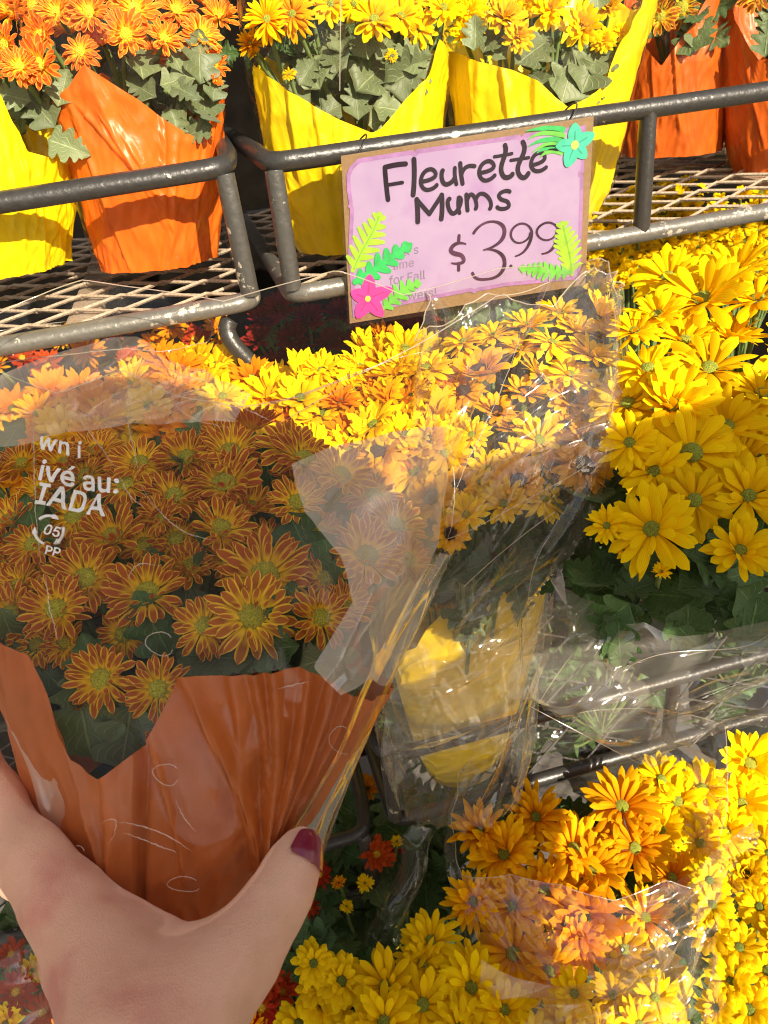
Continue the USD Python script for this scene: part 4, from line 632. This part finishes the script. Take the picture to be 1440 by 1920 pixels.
# sunlit yellow and orange mums left of them, under the left rack
LY = thing('potted_mum', 'sunlit yellow and orange mums seen over the held plant', 'potted flowers', GM, atY(520, 1000, .62) * [1, 1, 0] + [0, 0, ZM])
dl = lambda x, y: .505 + np.clip((860 - y) / 220, 0, 1) * .07
L1 = mass([(230, 860), (240, 700), (300, 668), (420, 690), (520, 700), (640, 690), (700, 640), (800, 650), (850, 700), (850, 850)], 36, 118, dl, rng, kinds=['orange', 'yellow', 'lemon'])
root = mid_pot(LY, 520, 1000, .62, M_yellowp, 2); bunch(LY, L1, 'yellow', rng, at(520, 1000, .66), root, .35, .2)
foliage(LY, [(230, 800), (850, 800), (850, 920), (230, 920)], 20, lambda x, y: .58, .034, rng, ['deep', 'mid'])
LO = thing('potted_mum', 'sunlit yellow mums seen through the upper left of the held sleeve', 'potted flowers', GM, atY(120, 1000, .62) * [1, 1, 0] + [0, 0, ZM])
L1 = mass([(-40, 900), (-40, 760), (60, 740), (230, 720), (240, 850)], 38, 112, dl, rng, kinds=['orange', 'yellow', 'amber']); root = mid_pot(LO, 120, 1000, .62, M_orange, 4); bunch(LO, L1, 'yellow', rng, at(100, 1000, .66), root, .35, .2)
foliage(LO, [(-40, 800), (240, 800), (240, 920), (-40, 920)], 10, lambda x, y: .58, .034, rng, ['deep', 'mid'])
sleeve_on(LO, [(20, 1100, 180, 1100, .62, .05, .05), (-60, 900, 260, 880, .58, .07, .07), (-90, 740, 330, 700, .58, .06, .07), (-90, 650, 420, 600, .585, .05, .06)], 35, [(-60, 690), (60, 660), (160, 640), (235, 625), (300, 660), (390, 640)], amp=.006, plane=False)
OS = thing('potted_mum', 'orange mums standing back in the shade under the left shelf', 'potted flowers', GM, atY(250, 900, .82) * [1, 1, 0] + [0, 0, ZM])
root = mid_pot(OS, 250, 900, .82, M_orange, 6); bunch(OS, mass([(-20, 690), (40, 640), (420, 600), (440, 690), (230, 720)], 48, 80, lambda x, y: depthY(x, y, .76), rng, kinds=['orange', 'amber', 'red']), 'orange', rng, atY(250, 900, .9), root, .35, .2)
# deep red mums in the shade behind the sign's lower edge
WR = thing('potted_mum', 'deep red mums in shadow under the lower left corner of the sign', 'potted flowers', GM, atY(640, 900, .80) * [1, 1, 0] + [0, 0, ZM])
root = mid_pot(WR, 640, 900, .80, M_orange, 8); bunch(WR, mass([(470, 700), (490, 560), (640, 590), (800, 570), (830, 640), (700, 690)], 40, 84, lambda x, y: depthY(x, y, .74), rng), 'wine', rng, atY(640, 900, .86), root, .35, .25)
foliage(WR, [(480, 600), (1000, 560), (1000, 640), (480, 700)], 24, lambda x, y: depthY(x, y, .79), .036, rng, ['deep', 'mid'])
# small yellow mums far back, seen through the mesh
for k, (x0, x1, lab) in enumerate(((1110, 1290, 'small yellow mums seen through the mesh below the rail post'), (1290, 1480, 'small yellow mums seen through the mesh at the right edge'))):
    FB = thing('potted_mum', lab, 'potted flowers', GM, atY((x0 + x1) / 2, 600, .90) * [1, 1, 0] + [0, 0, ZM]); xm = (x0 + x1) / 2
    root = mid_pot(FB, xm, 600, .90, M_yellowp, 10 + k, h=.15); bunch(FB, mass([(x0, 540), (x0, 390), (x1, 330), (x1, 520)], 26, 54, lambda x, y: depthY(x, y, .84), rng), 'lemon', rng, atY(xm, 600, .95), root, .35, .3)

# open yellow daisies on the right
RD = thing('potted_mum', 'large open yellow daisies with green centres on the right, their sleeve pushed down', 'potted flowers', GM, at(1290, 1330, .52))
dr = lambda x, y: .405 + np.clip((1040 - y) / 500, 0, 1.05) * .125
ex = [(1222, 992, 196), (1302, 938, 170), (1296, 850, 240), (1404, 930, 170), (1388, 1032, 150), (1138, 986, 92), (1214, 690, 150), (1262, 760, 190), (1360, 800, 190), (1180, 830, 130), (1316, 560, 210), (1232, 590, 130), (1420, 560, 180), (1190, 620, 120), (1330, 690, 190), (1430, 740, 190)]
RF = [(x, y, w, dr(x, y)) for x, y, w in ex]; RF += [(x, y, w, d + .02) for x, y, w, d in mass([(1150, 720), (1160, 580), (1230, 520), (1460, 500), (1500, 620), (1500, 930), (1380, 880), (1290, 900), (1150, 880)], 78, 170, dr, rng, ex)]
RR = atY(1240, 1290, .56) * [1, 1, 0] + [0, 0, ZM + .08]; bunch(RD, RF, 'yellow', rng, at(1280, 1150, .58), RR, .42, .08, fine=True, stemr=.0019); bunch(RD, [(1240, 1072, 44, .415), (1168, 1030, 40, .42)], 'yellow', rng, at(1240, 1200, .5), RR, .1, .6)
for a in [(1150, 1120, .3, 1, 110, .44), (1180, 1130, -.7, .6, 100, .43), (1130, 1150, .5, .9, 110, .43), (1160, 1160, 0, 1, 100, .425), (1250, 1150, .6, .7, 100, .44), (1290, 1130, .1, 1, 100, .435), (1270, 1110, .9, -.2, 90, .45), (1380, 1100, .6, .6, 110, .44), (1420, 1120, -.3, .9, 110, .44), (1100, 1110, .3, .9, 90, .45), (1340, 1120, .9, .2, 90, .45), (1230, 1090, -.8, .3, 90, .45), (1440, 1150, -.8, .3, 100, .44)]: leafpx(RD, a[0], a[1], a[5], *a[2:5], 'deep', rng, .46)
foliage(RD, [(1060, 920), (1440, 900), (1440, 1140), (1100, 1140)], 60, lambda x, y: .49 + rng.uniform(-.03, .05), .040, rng, ['deep'])
b = atY(1240, 1290, .56); b[2] = ZM; simple_pot(RD, b, .045, .05, .10, M_plastic, 12)
# crumpled sleeve pushed down round them, hanging over the rail
s = obj('sleeve', patch([[(1040, 1060, .455), (1050, 1075, .45), (1060, 1100, .455)], [(1000, 1180, .45), (1080, 1190, .43), (1150, 1190, .44)], [(965, 1300, .45), (1080, 1290, .425), (1200, 1270, .435)], [(1000, 1330, .448), (1110, 1340, .425), (1230, 1330, .435)], [(1130, 1395, .452), (1180, 1400, .44), (1250, 1390, .45)], [(1200, 1430, .46), (1215, 1435, .455), (1235, 1430, .46)]], 90, 120, .014, 40, 23, 40., .3), M_drape, RD)
obj('sleeve_fold', patch([[(1130, 1180, .445), (1290, 1190, .42), (1460, 1170, .44)], [(1140, 1240, .44), (1300, 1230, .41), (1470, 1220, .43)], [(1200, 1310, .445), (1320, 1290, .425), (1470, 1250, .44)], [(1220, 1410, .46), (1340, 1385, .45), (1480, 1350, .46)]], 100, 80, .014, 40, 27, 18., .3), M_drape, s)
for pts in ([(995, 1325, .445), (1080, 1370, .445), (1200, 1432, .455)], [(1200, 1432, .455), (1240, 1400, .45), (1250, 1370, .445)], [(1180, 1250, .41), (1250, 1225, .408), (1380, 1215, .412), (1440, 1190, .42)], [(1010, 1320, .442), (1045, 1265, .435), (1075, 1225, .43)]): obj('sleeve_crease', tube(spline([at(*p) for p in pts], 24), np.r_[np.linspace(.0001, .0004, 12), np.linspace(.0004, .0001, 12)], 5), M_edge, s)

# ------------------------------------------------------------------ bottom shelf
rng = np.random.default_rng(55); GL = 'mums on the bottom shelf'; ZL = .384
clear = lambda L: [e for e in L if e[1] - e[2] * .36 > 1511 - .268 * (e[0] - 870)]      # keep the lower rail free
def low(label, x, y, d, m, seed):
    p = at(x, y, d); t = thing('potted_mum', label, 'potted flowers', GL, [p[0], p[1], ZL]); b = np.array([p[0], p[1], ZL]); simple_pot(t, b, .045, .075, .15, m, seed); return t, b + [0, 0, .1]
am = lambda x, y: .585 + np.clip((1860 - y) / 400, 0, 1) * .10
t, root = low('amber and gold mums in a clear sleeve right of centre below the middle rail', 1060, 1660, .74, M_yellowp, 3)
ex = [(945, 1602, 160), (1005, 1532, 140), (1075, 1592, 160), (1166, 1512, 164), (1020, 1672, 170), (1112, 1630, 150), (1096, 1722, 200, 'orange'), (1086, 1768, 140, 'orange'), (962, 1788, 170), (900, 1560, 130), (888, 1690, 130), (1190, 1590, 150), (1210, 1720, 130), (1170, 1780, 130, 'yellow'), (960, 1700, 150), (1060, 1480, 130), (1030, 1820, 150)]
A = [(e[0], e[1], e[2], am(*e[:2])) + tuple(e[3:]) for e in ex]; A += [(x, y, w, d + .025) for x, y, w, d in mass([(860, 1540), (1000, 1465), (1150, 1440), (1240, 1500), (1280, 1640), (1230, 1790), (1000, 1850), (880, 1720)], 90, 140, am, rng, ex)]
bunch(t, clear(A), 'amber', rng, at(1060, 1690, .80), root, .40, .1, fine=True); foliage(t, [(880, 1520), (1240, 1520), (1220, 1780), (900, 1780)], 40, lambda x, y: am(x, y) + .06, .045, rng, ['deep'])
lo, s = sleeve_on(t, [(960, 1900, 1150, 1900, .74, .08, .08), (880, 1820, 1250, 1820, .66, .09, .1), (850, 1700, 1330, 1650, .65, .10, .11), (850, 1580, 1400, 1530, .66, .09, .1), (880, 1480, 1440, 1400, .67, .06, .09)], 61, [(870, 1640), (960, 1640), (1050, 1660), (1150, 1690), (1250, 1650), (1340, 1600)], .009, M_film2, False, kv=6., ku=2.)
obj('sleeve_fold', patch([[(1180, 1700, .555), (1290, 1640, .56), (1400, 1540, .58)], [(1230, 1790, .55), (1300, 1690, .555), (1410, 1560, .58)], [(1110, 1840, .55), (1240, 1800, .55), (1330, 1680, .56)], [(1000, 1870, .555), (1130, 1860, .55), (1270, 1800, .555)]], 90, 80, .013, 48, 33, 45., .3), M_film2, s)
obj('sleeve_fold', patch([[(900, 1800, .56), (980, 1840, .55), (1080, 1830, .55)], [(900, 1850, .565), (990, 1875, .555), (1100, 1860, .555)]], 60, 30, .01, 26, 35), M_glare, s)
t, root = low('medium yellow daisies with dark green centres at the right edge below the middle rail', 1340, 1560, .82, M_yellowp, 5)
ry = lambda x, y: .665 + np.clip((1650 - y) / 280, 0, 1) * .06
ex = [(1270, 1502, 130), (1316, 1480, 136), (1390, 1506, 130), (1406, 1430, 150), (1240, 1462, 120), (1240, 1556, 110), (1312, 1580, 120), (1360, 1560, 130), (1430, 1580, 130), (1340, 1420, 130), (1280, 1430, 120)]
bunch(t, clear([(x, y, w, ry(x, y)) for x, y, w in ex] + [(x, y, w, d + .015) for x, y, w, d in mass([(1190, 1440), (1290, 1400), (1480, 1350), (1480, 1640), (1300, 1640), (1220, 1560)], 66, 124, ry, rng, ex)]), 'yellow', rng, at(1340, 1620, .86), root, .42, .1)
t, root = low('lemon yellow button mums in the lower right corner', 1400, 1800, .68, M_yellowp, 7)
sp = lambda x, y: .545 + np.clip((1920 - y) / 300, 0, 1) * .06
ex = [(1336, 1696, 96), (1386, 1776, 110), (1372, 1842, 116), (1404, 1892, 130), (1424, 1700, 100), (1330, 1650, 90), (1440, 1820, 120), (1400, 1640, 100)]
bunch(t, [(x, y, w, sp(x, y)) for x, y, w in ex] + mass([(1310, 1640), (1460, 1590), (1480, 1960), (1345, 1960), (1340, 1800)], 60, 100, sp, rng, ex), 'lemon', rng, at(1420, 1850, .72), root, .42, .1, fine=True)
foliage(t, [(1290, 1700), (1460, 1700), (1460, 1920), (1330, 1920)], 20, lambda x, y: .64, .04, rng, ['deep'])
t, root = low('yellow mums in a sleeve at the bottom edge under the amber ones', 1140, 1940, .64, M_yellowp, 9)
bunch(t, mass([(990, 1960), (1040, 1870), (1130, 1850), (1230, 1860), (1280, 1960)], 62, 120, lambda x, y: .535 + (1960 - y) * .0002, rng), 'yellow', rng, at(1140, 2000, .68), root, .42, .1, fine=True)
obj('sleeve', patch([[(1040, 1850, .53), (1130, 1840, .52), (1240, 1830, .53)], [(1000, 1900, .525), (1120, 1890, .51), (1260, 1880, .525)], [(960, 1960, .52), (1120, 1960, .505), (1300, 1960, .52)]], 90, 60, .012, 48, 45, 20., .3), M_film2, t)
obj('sleeve_fold', patch([[(1250, 1790, .54), (1300, 1740, .54), (1340, 1700, .55)], [(1250, 1860, .53), (1290, 1830, .53), (1330, 1790, .54)], [(1280, 1960, .52), (1330, 1940, .52), (1370, 1900, .53)]], 40, 80, .012, 50, 49, 60., .3), M_film2, t)
t, root = low('clear yellow daisies at the bottom edge right of the wrist', 760, 1900, .68, M_yellowp, 11)
by = lambda x, y: .55 + np.clip((1920 - y) / 220, 0, 1) * .06
ex = [(808, 1764, 126), (792, 1806, 116), (884, 1806, 92), (722, 1850, 150), (792, 1884, 160), (884, 1852, 150), (946, 1894, 130), (720, 1916, 150), (860, 1930, 140), (680, 1960, 140)]
bunch(t, [(x, y, w, by(x, y)) for x, y, w in ex] + [(x, y, w, d + .02) for x, y, w, d in mass([(690, 1960), (700, 1830), (800, 1780), (900, 1800), (980, 1880), (990, 1960)], 70, 130, by, rng, ex)], 'yellow', rng, at(810, 1960, .72), root, .42, .1, fine=True)
foliage(t, [(680, 1800), (900, 1760), (980, 1900), (680, 1920)], 24, lambda x, y: .66, .045, rng, ['deep'])
t, root = low('lemon daisies close to the wrist at the bottom edge', 600, 1900, .70, M_yellowp, 13)
bunch(t, [(x, y, w, .575) for x, y, w in [(640, 1840, 124), (606, 1884, 116), (588, 1806, 96), (560, 1920, 110), (630, 1930, 110), (600, 1850, 100)]], 'lemon', rng, at(600, 1960, .72), root, .42, .1, fine=True)
foliage(t, [(540, 1760), (680, 1760), (680, 1920), (520, 1920)], 20, lambda x, y: .65, .045, rng, ['deep'])
t, root = low('red and yellow mums with closed buds in deep shade below the thumb', 680, 1640, .86, M_orange, 15)
bunch(t, [(706, 1602, 90, .70), (690, 1478, 66, .76, 'orange'), (600, 1640, 60, .70), (580, 1700, 60, .70), (640, 1540, 56, .78), (740, 1580, 60, .74)], 'red', rng, at(680, 1700, .85), root, .4, .2); bunch(t, [(636, 1656, 34, .69, 'orange'), (684, 1656, 38, .69, 'yellow'), (650, 1700, 30, .69, 'yellow'), (744, 1578, 30, .70, 'lemon')], 'orange', rng, at(660, 1720, .8), root, .1, .5)
foliage(t, [(580, 1460), (800, 1480), (820, 1740), (560, 1780)], 70, lambda x, y: .74 + rng.uniform(0, .1), .05, rng, ['deep', 'deep', 'mid'])
obj('sleeve', patch([[(770, 1545, .68), (790, 1550, .66), (800, 1560, .68)], [(740, 1640, .67), (775, 1640, .65), (800, 1630, .67)], [(700, 1720, .665), (740, 1710, .65), (770, 1690, .67)], [(690, 1800, .67), (720, 1800, .66), (745, 1790, .67)]], 40, 80, .01, 26, 57), M_film2, t)
t, root = low('dark red and yellow mums left of the wrist in the lower left corner', 30, 1880, .74, M_orange, 17)
bunch(t, [(30, 1860, 90, .60), (80, 1900, 90, .60), (10, 1920, 90, .59, 'yellow'), (60, 1820, 60, .62, 'yellow'), (20, 1790, 70, .63), (100, 1840, 60, .64)], 'red', rng, at(40, 1960, .74), root, .4, .15); foliage(t, [(-10, 1660), (100, 1740), (120, 1920), (-10, 1920)], 30, lambda x, y: .68, .045, rng, ['deep', 'mid'])
obj('sleeve', patch([[(-20, 1740, .58), (30, 1750, .57), (80, 1770, .58)], [(-20, 1830, .57), (30, 1820, .56), (90, 1830, .57)], [(-20, 1930, .57), (40, 1930, .56), (110, 1930, .57)]], 50, 50, .01, 26, 59), M_film2, t)
t, root = low('dark red mums just right of the wrist', 500, 1850, .74, M_orange, 19)
bunch(t, [(500, 1830, 96, .62), (490, 1890, 96, .61), (530, 1860, 80, .63), (520, 1790, 70, .66), (470, 1930, 80, .60, 'orange')], 'red', rng, at(500, 1940, .76), root, .4, .15); foliage(t, [(460, 1720), (600, 1720), (580, 1920), (450, 1920)], 24, lambda x, y: .70, .045, rng, ['deep'])
for k, (x, lab) in enumerate(((900, 'added leafy mum that darkens the gap behind the lower rail, left one'), (1130, 'added leafy mum that darkens the gap behind the lower rail, middle one'), (1370, 'added leafy mum that darkens the gap behind the lower rail, right one'))):  # plants added to cover the sunlit ground and keep the gap dark
    q = atY(x, 1330, .74); t = thing('potted_mum', lab, 'potted flowers', GL, [q[0], q[1], ZL]); simple_pot(t, np.array([q[0], q[1], ZL]), .05, .075, .15, M_plastic, 20 + k); pr = []
    for i in range(34):
        p = q * [1, 1, 0] + [rng.uniform(-.11, .11), rng.uniform(-.10, .12), ZL + rng.uniform(.16, .33)]; leaf(t, p, rng.normal(0, 1, 3) + [0, -.4, .2], [0, -.3, 1] + rng.normal(0, .4, 3), .06, rng, 'deep', .5); pr.append((q * [1, 1, 0] + [0, 0, ZL + .1], p * [1, 1, .9] + [0, 0, .04], p))
    stems(t, pr)
q = atY(800, 1600, .50); t = thing('potted_mum', 'added leafy mum that darkens the corner below the yellow wrapped pot', 'potted flowers', GL, [q[0], q[1], ZL]); simple_pot(t, np.array([q[0], q[1], ZL]), .045, .06, .13, M_plastic, 31); pr = []  # added plant, covers a bright patch of ground in this corner
for i in range(44):
    p = q * [1, 1, 0] + [rng.uniform(-.09, .09), rng.uniform(-.08, .09), ZL + rng.uniform(.14, .30)]; leaf(t, p, rng.normal(0, 1, 3) + [0, -.4, .2], [0, -.3, 1] + rng.normal(0, .4, 3), .055, rng, 'deep', .5); pr.append((q * [1, 1, 0] + [0, 0, ZL + .1], p * [1, 1, .9] + [0, 0, .04], p))
stems(t, pr)

# ------------------------------------------------------------------ the price sign (drawn flat on its own upright plane in front of the rail)
SY = .5395
SG = thing('price_sign', 'lilac price sign with painted tropical leaves hanging on the grey rail', 'price sign', None, atY(868, 410, SY))
PA, PB, PC, PD = [atY(x, y, SY) for x, y in ((639, 289), (1112, 217), (1095, 532), (655, 606))]
def sg(pts):                                                # a 1440 x 1108 detail sketch -> the sign's plane (x, z)
    p = np.asarray(pts, float); q = atY(620 + p[:, 0] * .36111, 220 + p[:, 1] * .36111, SY); return q[:, [0, 2]]
SP = float(np.linalg.norm(sg([(400, 500)]) - sg([(401, 500)])))   # metres for one sketch step
def slab(shape, layer, th=.0001, **k):
    ps = [g for g in getattr(shape, 'geoms', [shape]) if g.area > 1e-9]; ms = []
    for g in ps:
        m = trimesh.creation.extrude_polygon(g, th, engine='earcut'); q = m.vertices; ms.append((np.c_[q[:, 0], SY - (.0012 + layer * .00012 if layer else 0) - q[:, 2], q[:, 1]], m.faces))
    return join(ms)
def flat(name, col, rough=.55, var=.16, bscale=150.): return plain(name, tuple(.78 * c for c in col), rough, var=var, bscale=bscale, bump=.15)
def stroke(pts, w, n=40, smooth=True):
    p = np.asarray(pts, float); p = spline(p, n) if smooth and len(p) > 2 else p
    return LineString(sg(p)).buffer(w / 2 * SP, 8)
def brush(pts, ws, n=60):
    p = spline(np.asarray(pts, float), n); w = np.interp(np.linspace(0, 1, n), np.linspace(0, 1, len(ws)), ws); q = sg(p)
    return unary_union([LineString(q[i:i + 2]).buffer((w[i] + w[i + 1]) / 4 * SP, 6) for i in range(n - 1)])
M_kraft = flat('kraft_card', (.27, .165, .08), .8, .12, 400.)
nodes = {'g': ('geometry', {}), 'n': ('noise_texture', {'scale': 28., 'detail': 4.0}), 'r': ('rgb_ramp', {'ramp': [(.35, (.285, .20, .385)), (.55, (.315, .235, .41)), (.72, (.27, .165, .37))]}), 'p': ('principled_bsdf', {'roughness': .5})}
M_lilac = mat('lilac_paint', nodes, [('g.position', 'n.vector'), ('n.fac', 'r.fac'), ('r.color', 'p.base_color')], 'p.BSDF')
M_violet = flat('violet_wash', (.34, .165, .43), .6, .2); M_ink = plain('purple_black_ink', (.014, .007, .018), .7, specular_ior_level=.1); M_plum = plain('plum_ink', (.045, .014, .04), .6, var=.6, bscale=90., specular_ior_level=.1); M_pencil = flat('grey_ink', (.20, .15, .26), .6)
M_lime = flat('lime_paint', (.32, .56, .02)); M_limed = flat('leaf_green_paint', (.16, .46, .03)); M_green = flat('green_paint', (.01, .45, .10)); M_grass = flat('grass_paint', (.12, .50, .05)); M_teal = flat('teal_paint', (.03, .52, .36)); M_teald = flat('dark_teal_paint', (.01, .32, .24)); M_pink = flat('pink_paint', (.80, .03, .34)); M_pinkd = flat('deep_pink_paint', (.55, .01, .2)); M_dot = flat('yellow_dot_paint', (.88, .66, .10))
card = Polygon(sg([(52, 200), (1362, -6), (1318, 868), (98, 1068)])); obj('card', slab(card, 0, .0012), M_kraft, SG, smooth=False)
torn = [(78, 300), (96, 255), (140, 212), (250, 195), (425, 168), (432, 180), (440, 166), (700, 128), (975, 88), (985, 102), (998, 84), (1200, 56), (1318, 40), (1312, 160), (1310, 285), (1296, 292), (1307, 302), (1300, 560), (1290, 840), (1240, 842), (905, 874), (760, 900), (740, 912), (722, 902), (400, 965), (200, 1012), (112, 1036), (104, 900), (88, 700), (98, 475), (86, 462), (92, 450), (82, 380)]
lil = Polygon(sg(torn)); obj('lilac_panel', slab(lil, 4), M_lilac, SG, smooth=False)
obj('violet_edge', slab(lil.difference(lil.buffer(-20 * SP)).simplify(SP), 5, .00006), M_violet, SG, smooth=False)
W = 23
words = {'Fleurette': [stroke([(278, 262), (284, 340), (294, 425)], W), stroke([(278, 258), (330, 246), (385, 240)], W), stroke([(290, 350), (330, 343), (368, 337)], 17), stroke([(428, 218), (430, 300), (424, 400)], 25),
   stroke([(470, 332), (520, 318), (541, 295), (525, 270), (492, 275), (468, 308), (465, 345), (485, 372), (520, 370), (546, 350)], 20), stroke([(577, 275), (573, 318), (590, 345), (618, 338), (636, 318)], 22), stroke([(640, 262), (640, 300), (648, 345)], 20),
   stroke([(668, 238), (672, 290), (680, 342)], 22), stroke([(676, 292), (698, 258), (742, 252)], 20), stroke([(770, 288), (818, 275), (842, 252), (826, 228), (795, 232), (770, 262), (768, 300), (790, 325), (822, 320), (846, 300)], 20),
   stroke([(900, 145), (890, 220), (882, 285), (900, 310), (926, 306), (938, 294)], 24), stroke([(845, 203), (890, 196), (935, 187)], 16), stroke([(992, 128), (980, 220), (968, 285), (985, 309), (1020, 290)], 24), stroke([(930, 222), (975, 215), (1022, 208)], 16),
   stroke([(1040, 247), (1085, 232), (1106, 207), (1092, 184), (1060, 190), (1038, 222), (1036, 255), (1055, 276), (1085, 275), (1112, 258)], 20)],
 'Mums': [stroke([(443, 425), (447, 480), (448, 540)], 25), stroke([(443, 425), (508, 500), (572, 402)], 22, smooth=False), stroke([(572, 402), (574, 470), (570, 525)], 25), stroke([(612, 422), (610, 475), (630, 497), (655, 478), (662, 415)], 22), stroke([(660, 415), (658, 460), (664, 494)], 20),
   stroke([(700, 400), (702, 440), (706, 480)], 22), stroke([(704, 432), (730, 400), (746, 425), (748, 472)], 20), stroke([(748, 428), (786, 395), (814, 415), (822, 472)], 20), stroke([(924, 384), (890, 384), (868, 405), (882, 425), (912, 436), (920, 457), (900, 472), (860, 464)], 20)]}
for wd, st in words.items(): obj('lettering', slab(unary_union(st), 7), M_ink, SG, smooth=False)
obj('lettering', slab(unary_union([brush([(696, 655), (668, 650), (632, 664), (620, 690), (645, 706), (678, 718), (686, 742), (660, 756), (625, 754)], [8, 20, 24, 20, 8]), stroke([(662, 612), (660, 640)], 17), stroke([(660, 755), (660, 790)], 17)]), 7), M_plum, SG, smooth=False)
obj('lettering', slab(unary_union([brush([(738, 598), (785, 552), (850, 540), (891, 565), (894, 610), (860, 655), (790, 686)], [16, 13, 12, 20, 22, 14, 8]), brush([(800, 684), (852, 690), (890, 720), (896, 770), (862, 820), (800, 838), (755, 834), (732, 806)], [8, 14, 20, 22, 18, 14, 15, 16])]), 7), M_plum, SG, smooth=False)
obj('lettering', slab(unary_union([brush([(1030, 600), (1000, 642), (955, 646), (930, 608), (950, 565), (1000, 550), (1034, 578), (1030, 640), (1000, 692), (955, 718)], [14, 10, 10, 14, 12, 10, 16, 18, 14, 8]), brush([(1168, 592), (1132, 632), (1088, 628), (1064, 592), (1090, 555), (1135, 545), (1172, 572), (1170, 630), (1140, 685), (1092, 706)], [14, 10, 10, 14, 12, 10, 16, 20, 16, 8]), Point(*sg([(930, 770)])[0]).buffer(9 * SP)]), 7), M_plum, SG, smooth=False)
def small_word(txt, x, y, h, sx=.92):
    m = meshkit.text_mesh(txt, h, .8); q = m.vertices; X = x + q[:, 0] * sx; Y = y - q[:, 1] - q[:, 0] * .16
    p = sg(np.c_[X, Y]); obj('small_writing', (np.c_[p[:, 0], SY - .0012 - .00070 - .0001 * (q[:, 2] > .4), p[:, 1]], m.faces), M_pencil, SG, smooth=False)
small_word("It's", 366, 718, 44); small_word('time', 318, 790, 44); small_word('for Fall', 300, 868, 46, .9); small_word('flowers!', 322, 960, 44, .98)
def fern(mid, n, L0, L1, w, ang=52, m=None, layer=8):
    p = spline(np.asarray(mid, float), 60); sh = [LineString(sg(p)).buffer(w * .5 * SP)]; tg = unit(np.gradient(p, axis=0))
    for i in range(n):
        k = int(4 + 50 * i / (n - 1)); L = np.interp(i / (n - 1), [0, .45, 1], [L0, L1, L0 * .55])
        for s in (-1, 1):
            a = math.radians(ang) * s; dx, dy = tg[k]; e = p[k] + L * np.array([dx * math.cos(a) - dy * math.sin(a), dx * math.sin(a) + dy * math.cos(a)])
            sh.append(brush([p[k], (p[k] + e) / 2 + tg[k] * 3, e], [w * 1.1, w * 1.3, w * .6], 8))
    obj('painted_leaf', slab(unary_union(sh).simplify(.5 * SP), layer), m, SG, smooth=False)
fern([(112, 790), (165, 680), (215, 590), (250, 500)], 7, 62, 92, 24, 58, M_lime); obj('leaf_vein', slab(stroke([(118, 785), (165, 680), (215, 590), (245, 515)], 7), 9), M_limed, SG, smooth=False)
fern([(125, 850), (220, 790), (300, 730), (405, 662)], 6, 46, 66, 32, 55, M_green, 10); fern([(270, 985), (330, 930), (390, 880), (455, 858)], 6, 36, 58, 22, 60, M_grass, 11)
fern([(1245, 810), (1235, 720), (1215, 630), (1195, 545)], 8, 58, 82, 22, 55, M_lime, 8); obj('leaf_vein', slab(stroke([(1245, 805), (1235, 720), (1215, 630), (1200, 560)], 9), 9), M_limed, SG, smooth=False); fern([(1235, 800), (1140, 800), (1060, 790), (980, 782)], 8, 34, 54, 20, 58, M_grass, 10)
for pts, m in (([(1200, 62), (1100, 56), (1012, 70)], M_green), ([(1200, 95), (1100, 80), (1020, 112)], M_grass), ([(1200, 120), (1110, 115), (1020, 150)], M_green), ([(1200, 150), (1120, 140), (1045, 180)], M_grass), ([(1190, 180), (1130, 175), (1080, 205)], M_grass), ([(1170, 160), (1120, 158), (1066, 182)], M_green)): obj('painted_blade', slab(brush(pts, [26, 22, 4], 16), 8), m, SG, smooth=False)
def blossom(c, tips, wid, m, md, layer, dot):
    for k, t in enumerate(tips):
        c_, t_ = np.array(c, float), np.array(t, float); d = unit(t_ - c_); nrm = np.array([-d[1], d[0]]); L = np.linalg.norm(t_ - c_); s = np.linspace(0, 1, 14)
        wv = wid * (np.sin(np.pi * s ** .8) ** .6); a = c_ + np.outer(s * L, d); pl_ = Polygon(sg(np.vstack([a + wv[:, None] * nrm, (a - wv[:, None] * nrm)[::-1]]))).buffer(0)
        obj('painted_petal', slab(pl_, layer + k * .45), m, SG, smooth=False); obj('petal_mark', slab(stroke([c_ + d * L * .2, c_ + d * L * .62], 7), layer + k * .45 + 1), md, SG, smooth=False)
    obj('flower_dot', slab(Point(*sg([c])[0]).buffer(dot * SP), layer + 4), M_dot, SG, smooth=False)
blossom((1258, 142), [(1262, 26), (1362, 80), (1318, 212), (1214, 258), (1158, 150)], 36, M_teal, M_teald, 11, 20)
blossom((188, 936), [(200, 808), (318, 884), (268, 1030), (132, 1040), (100, 900)], 36, M_pink, M_pinkd, 12, 15)
for (x, y) in ((1010, 640),): pass
cl = Polygon(sg([(30, 196), (1372, -14), (1326, 884), (84, 1086)])); obj('clear_sleeve', slab(cl, 19, .0002), film('sign_film', .02, .4, .12, .05, 20., .004), SG, smooth=False)
for x in (150, 1250):
    p = sg([(x, 205 - (x - 52) * .157 - 6)])[0]; obj('wire_tie', tube([(p[0] + .008 * math.cos(a), .55 + .0095 * math.sin(a) * 1.0, 1.343 + .0088 * math.cos(a)) for a in np.linspace(0, 6.28, 17)], .0006, 5), M_pipe, SG)
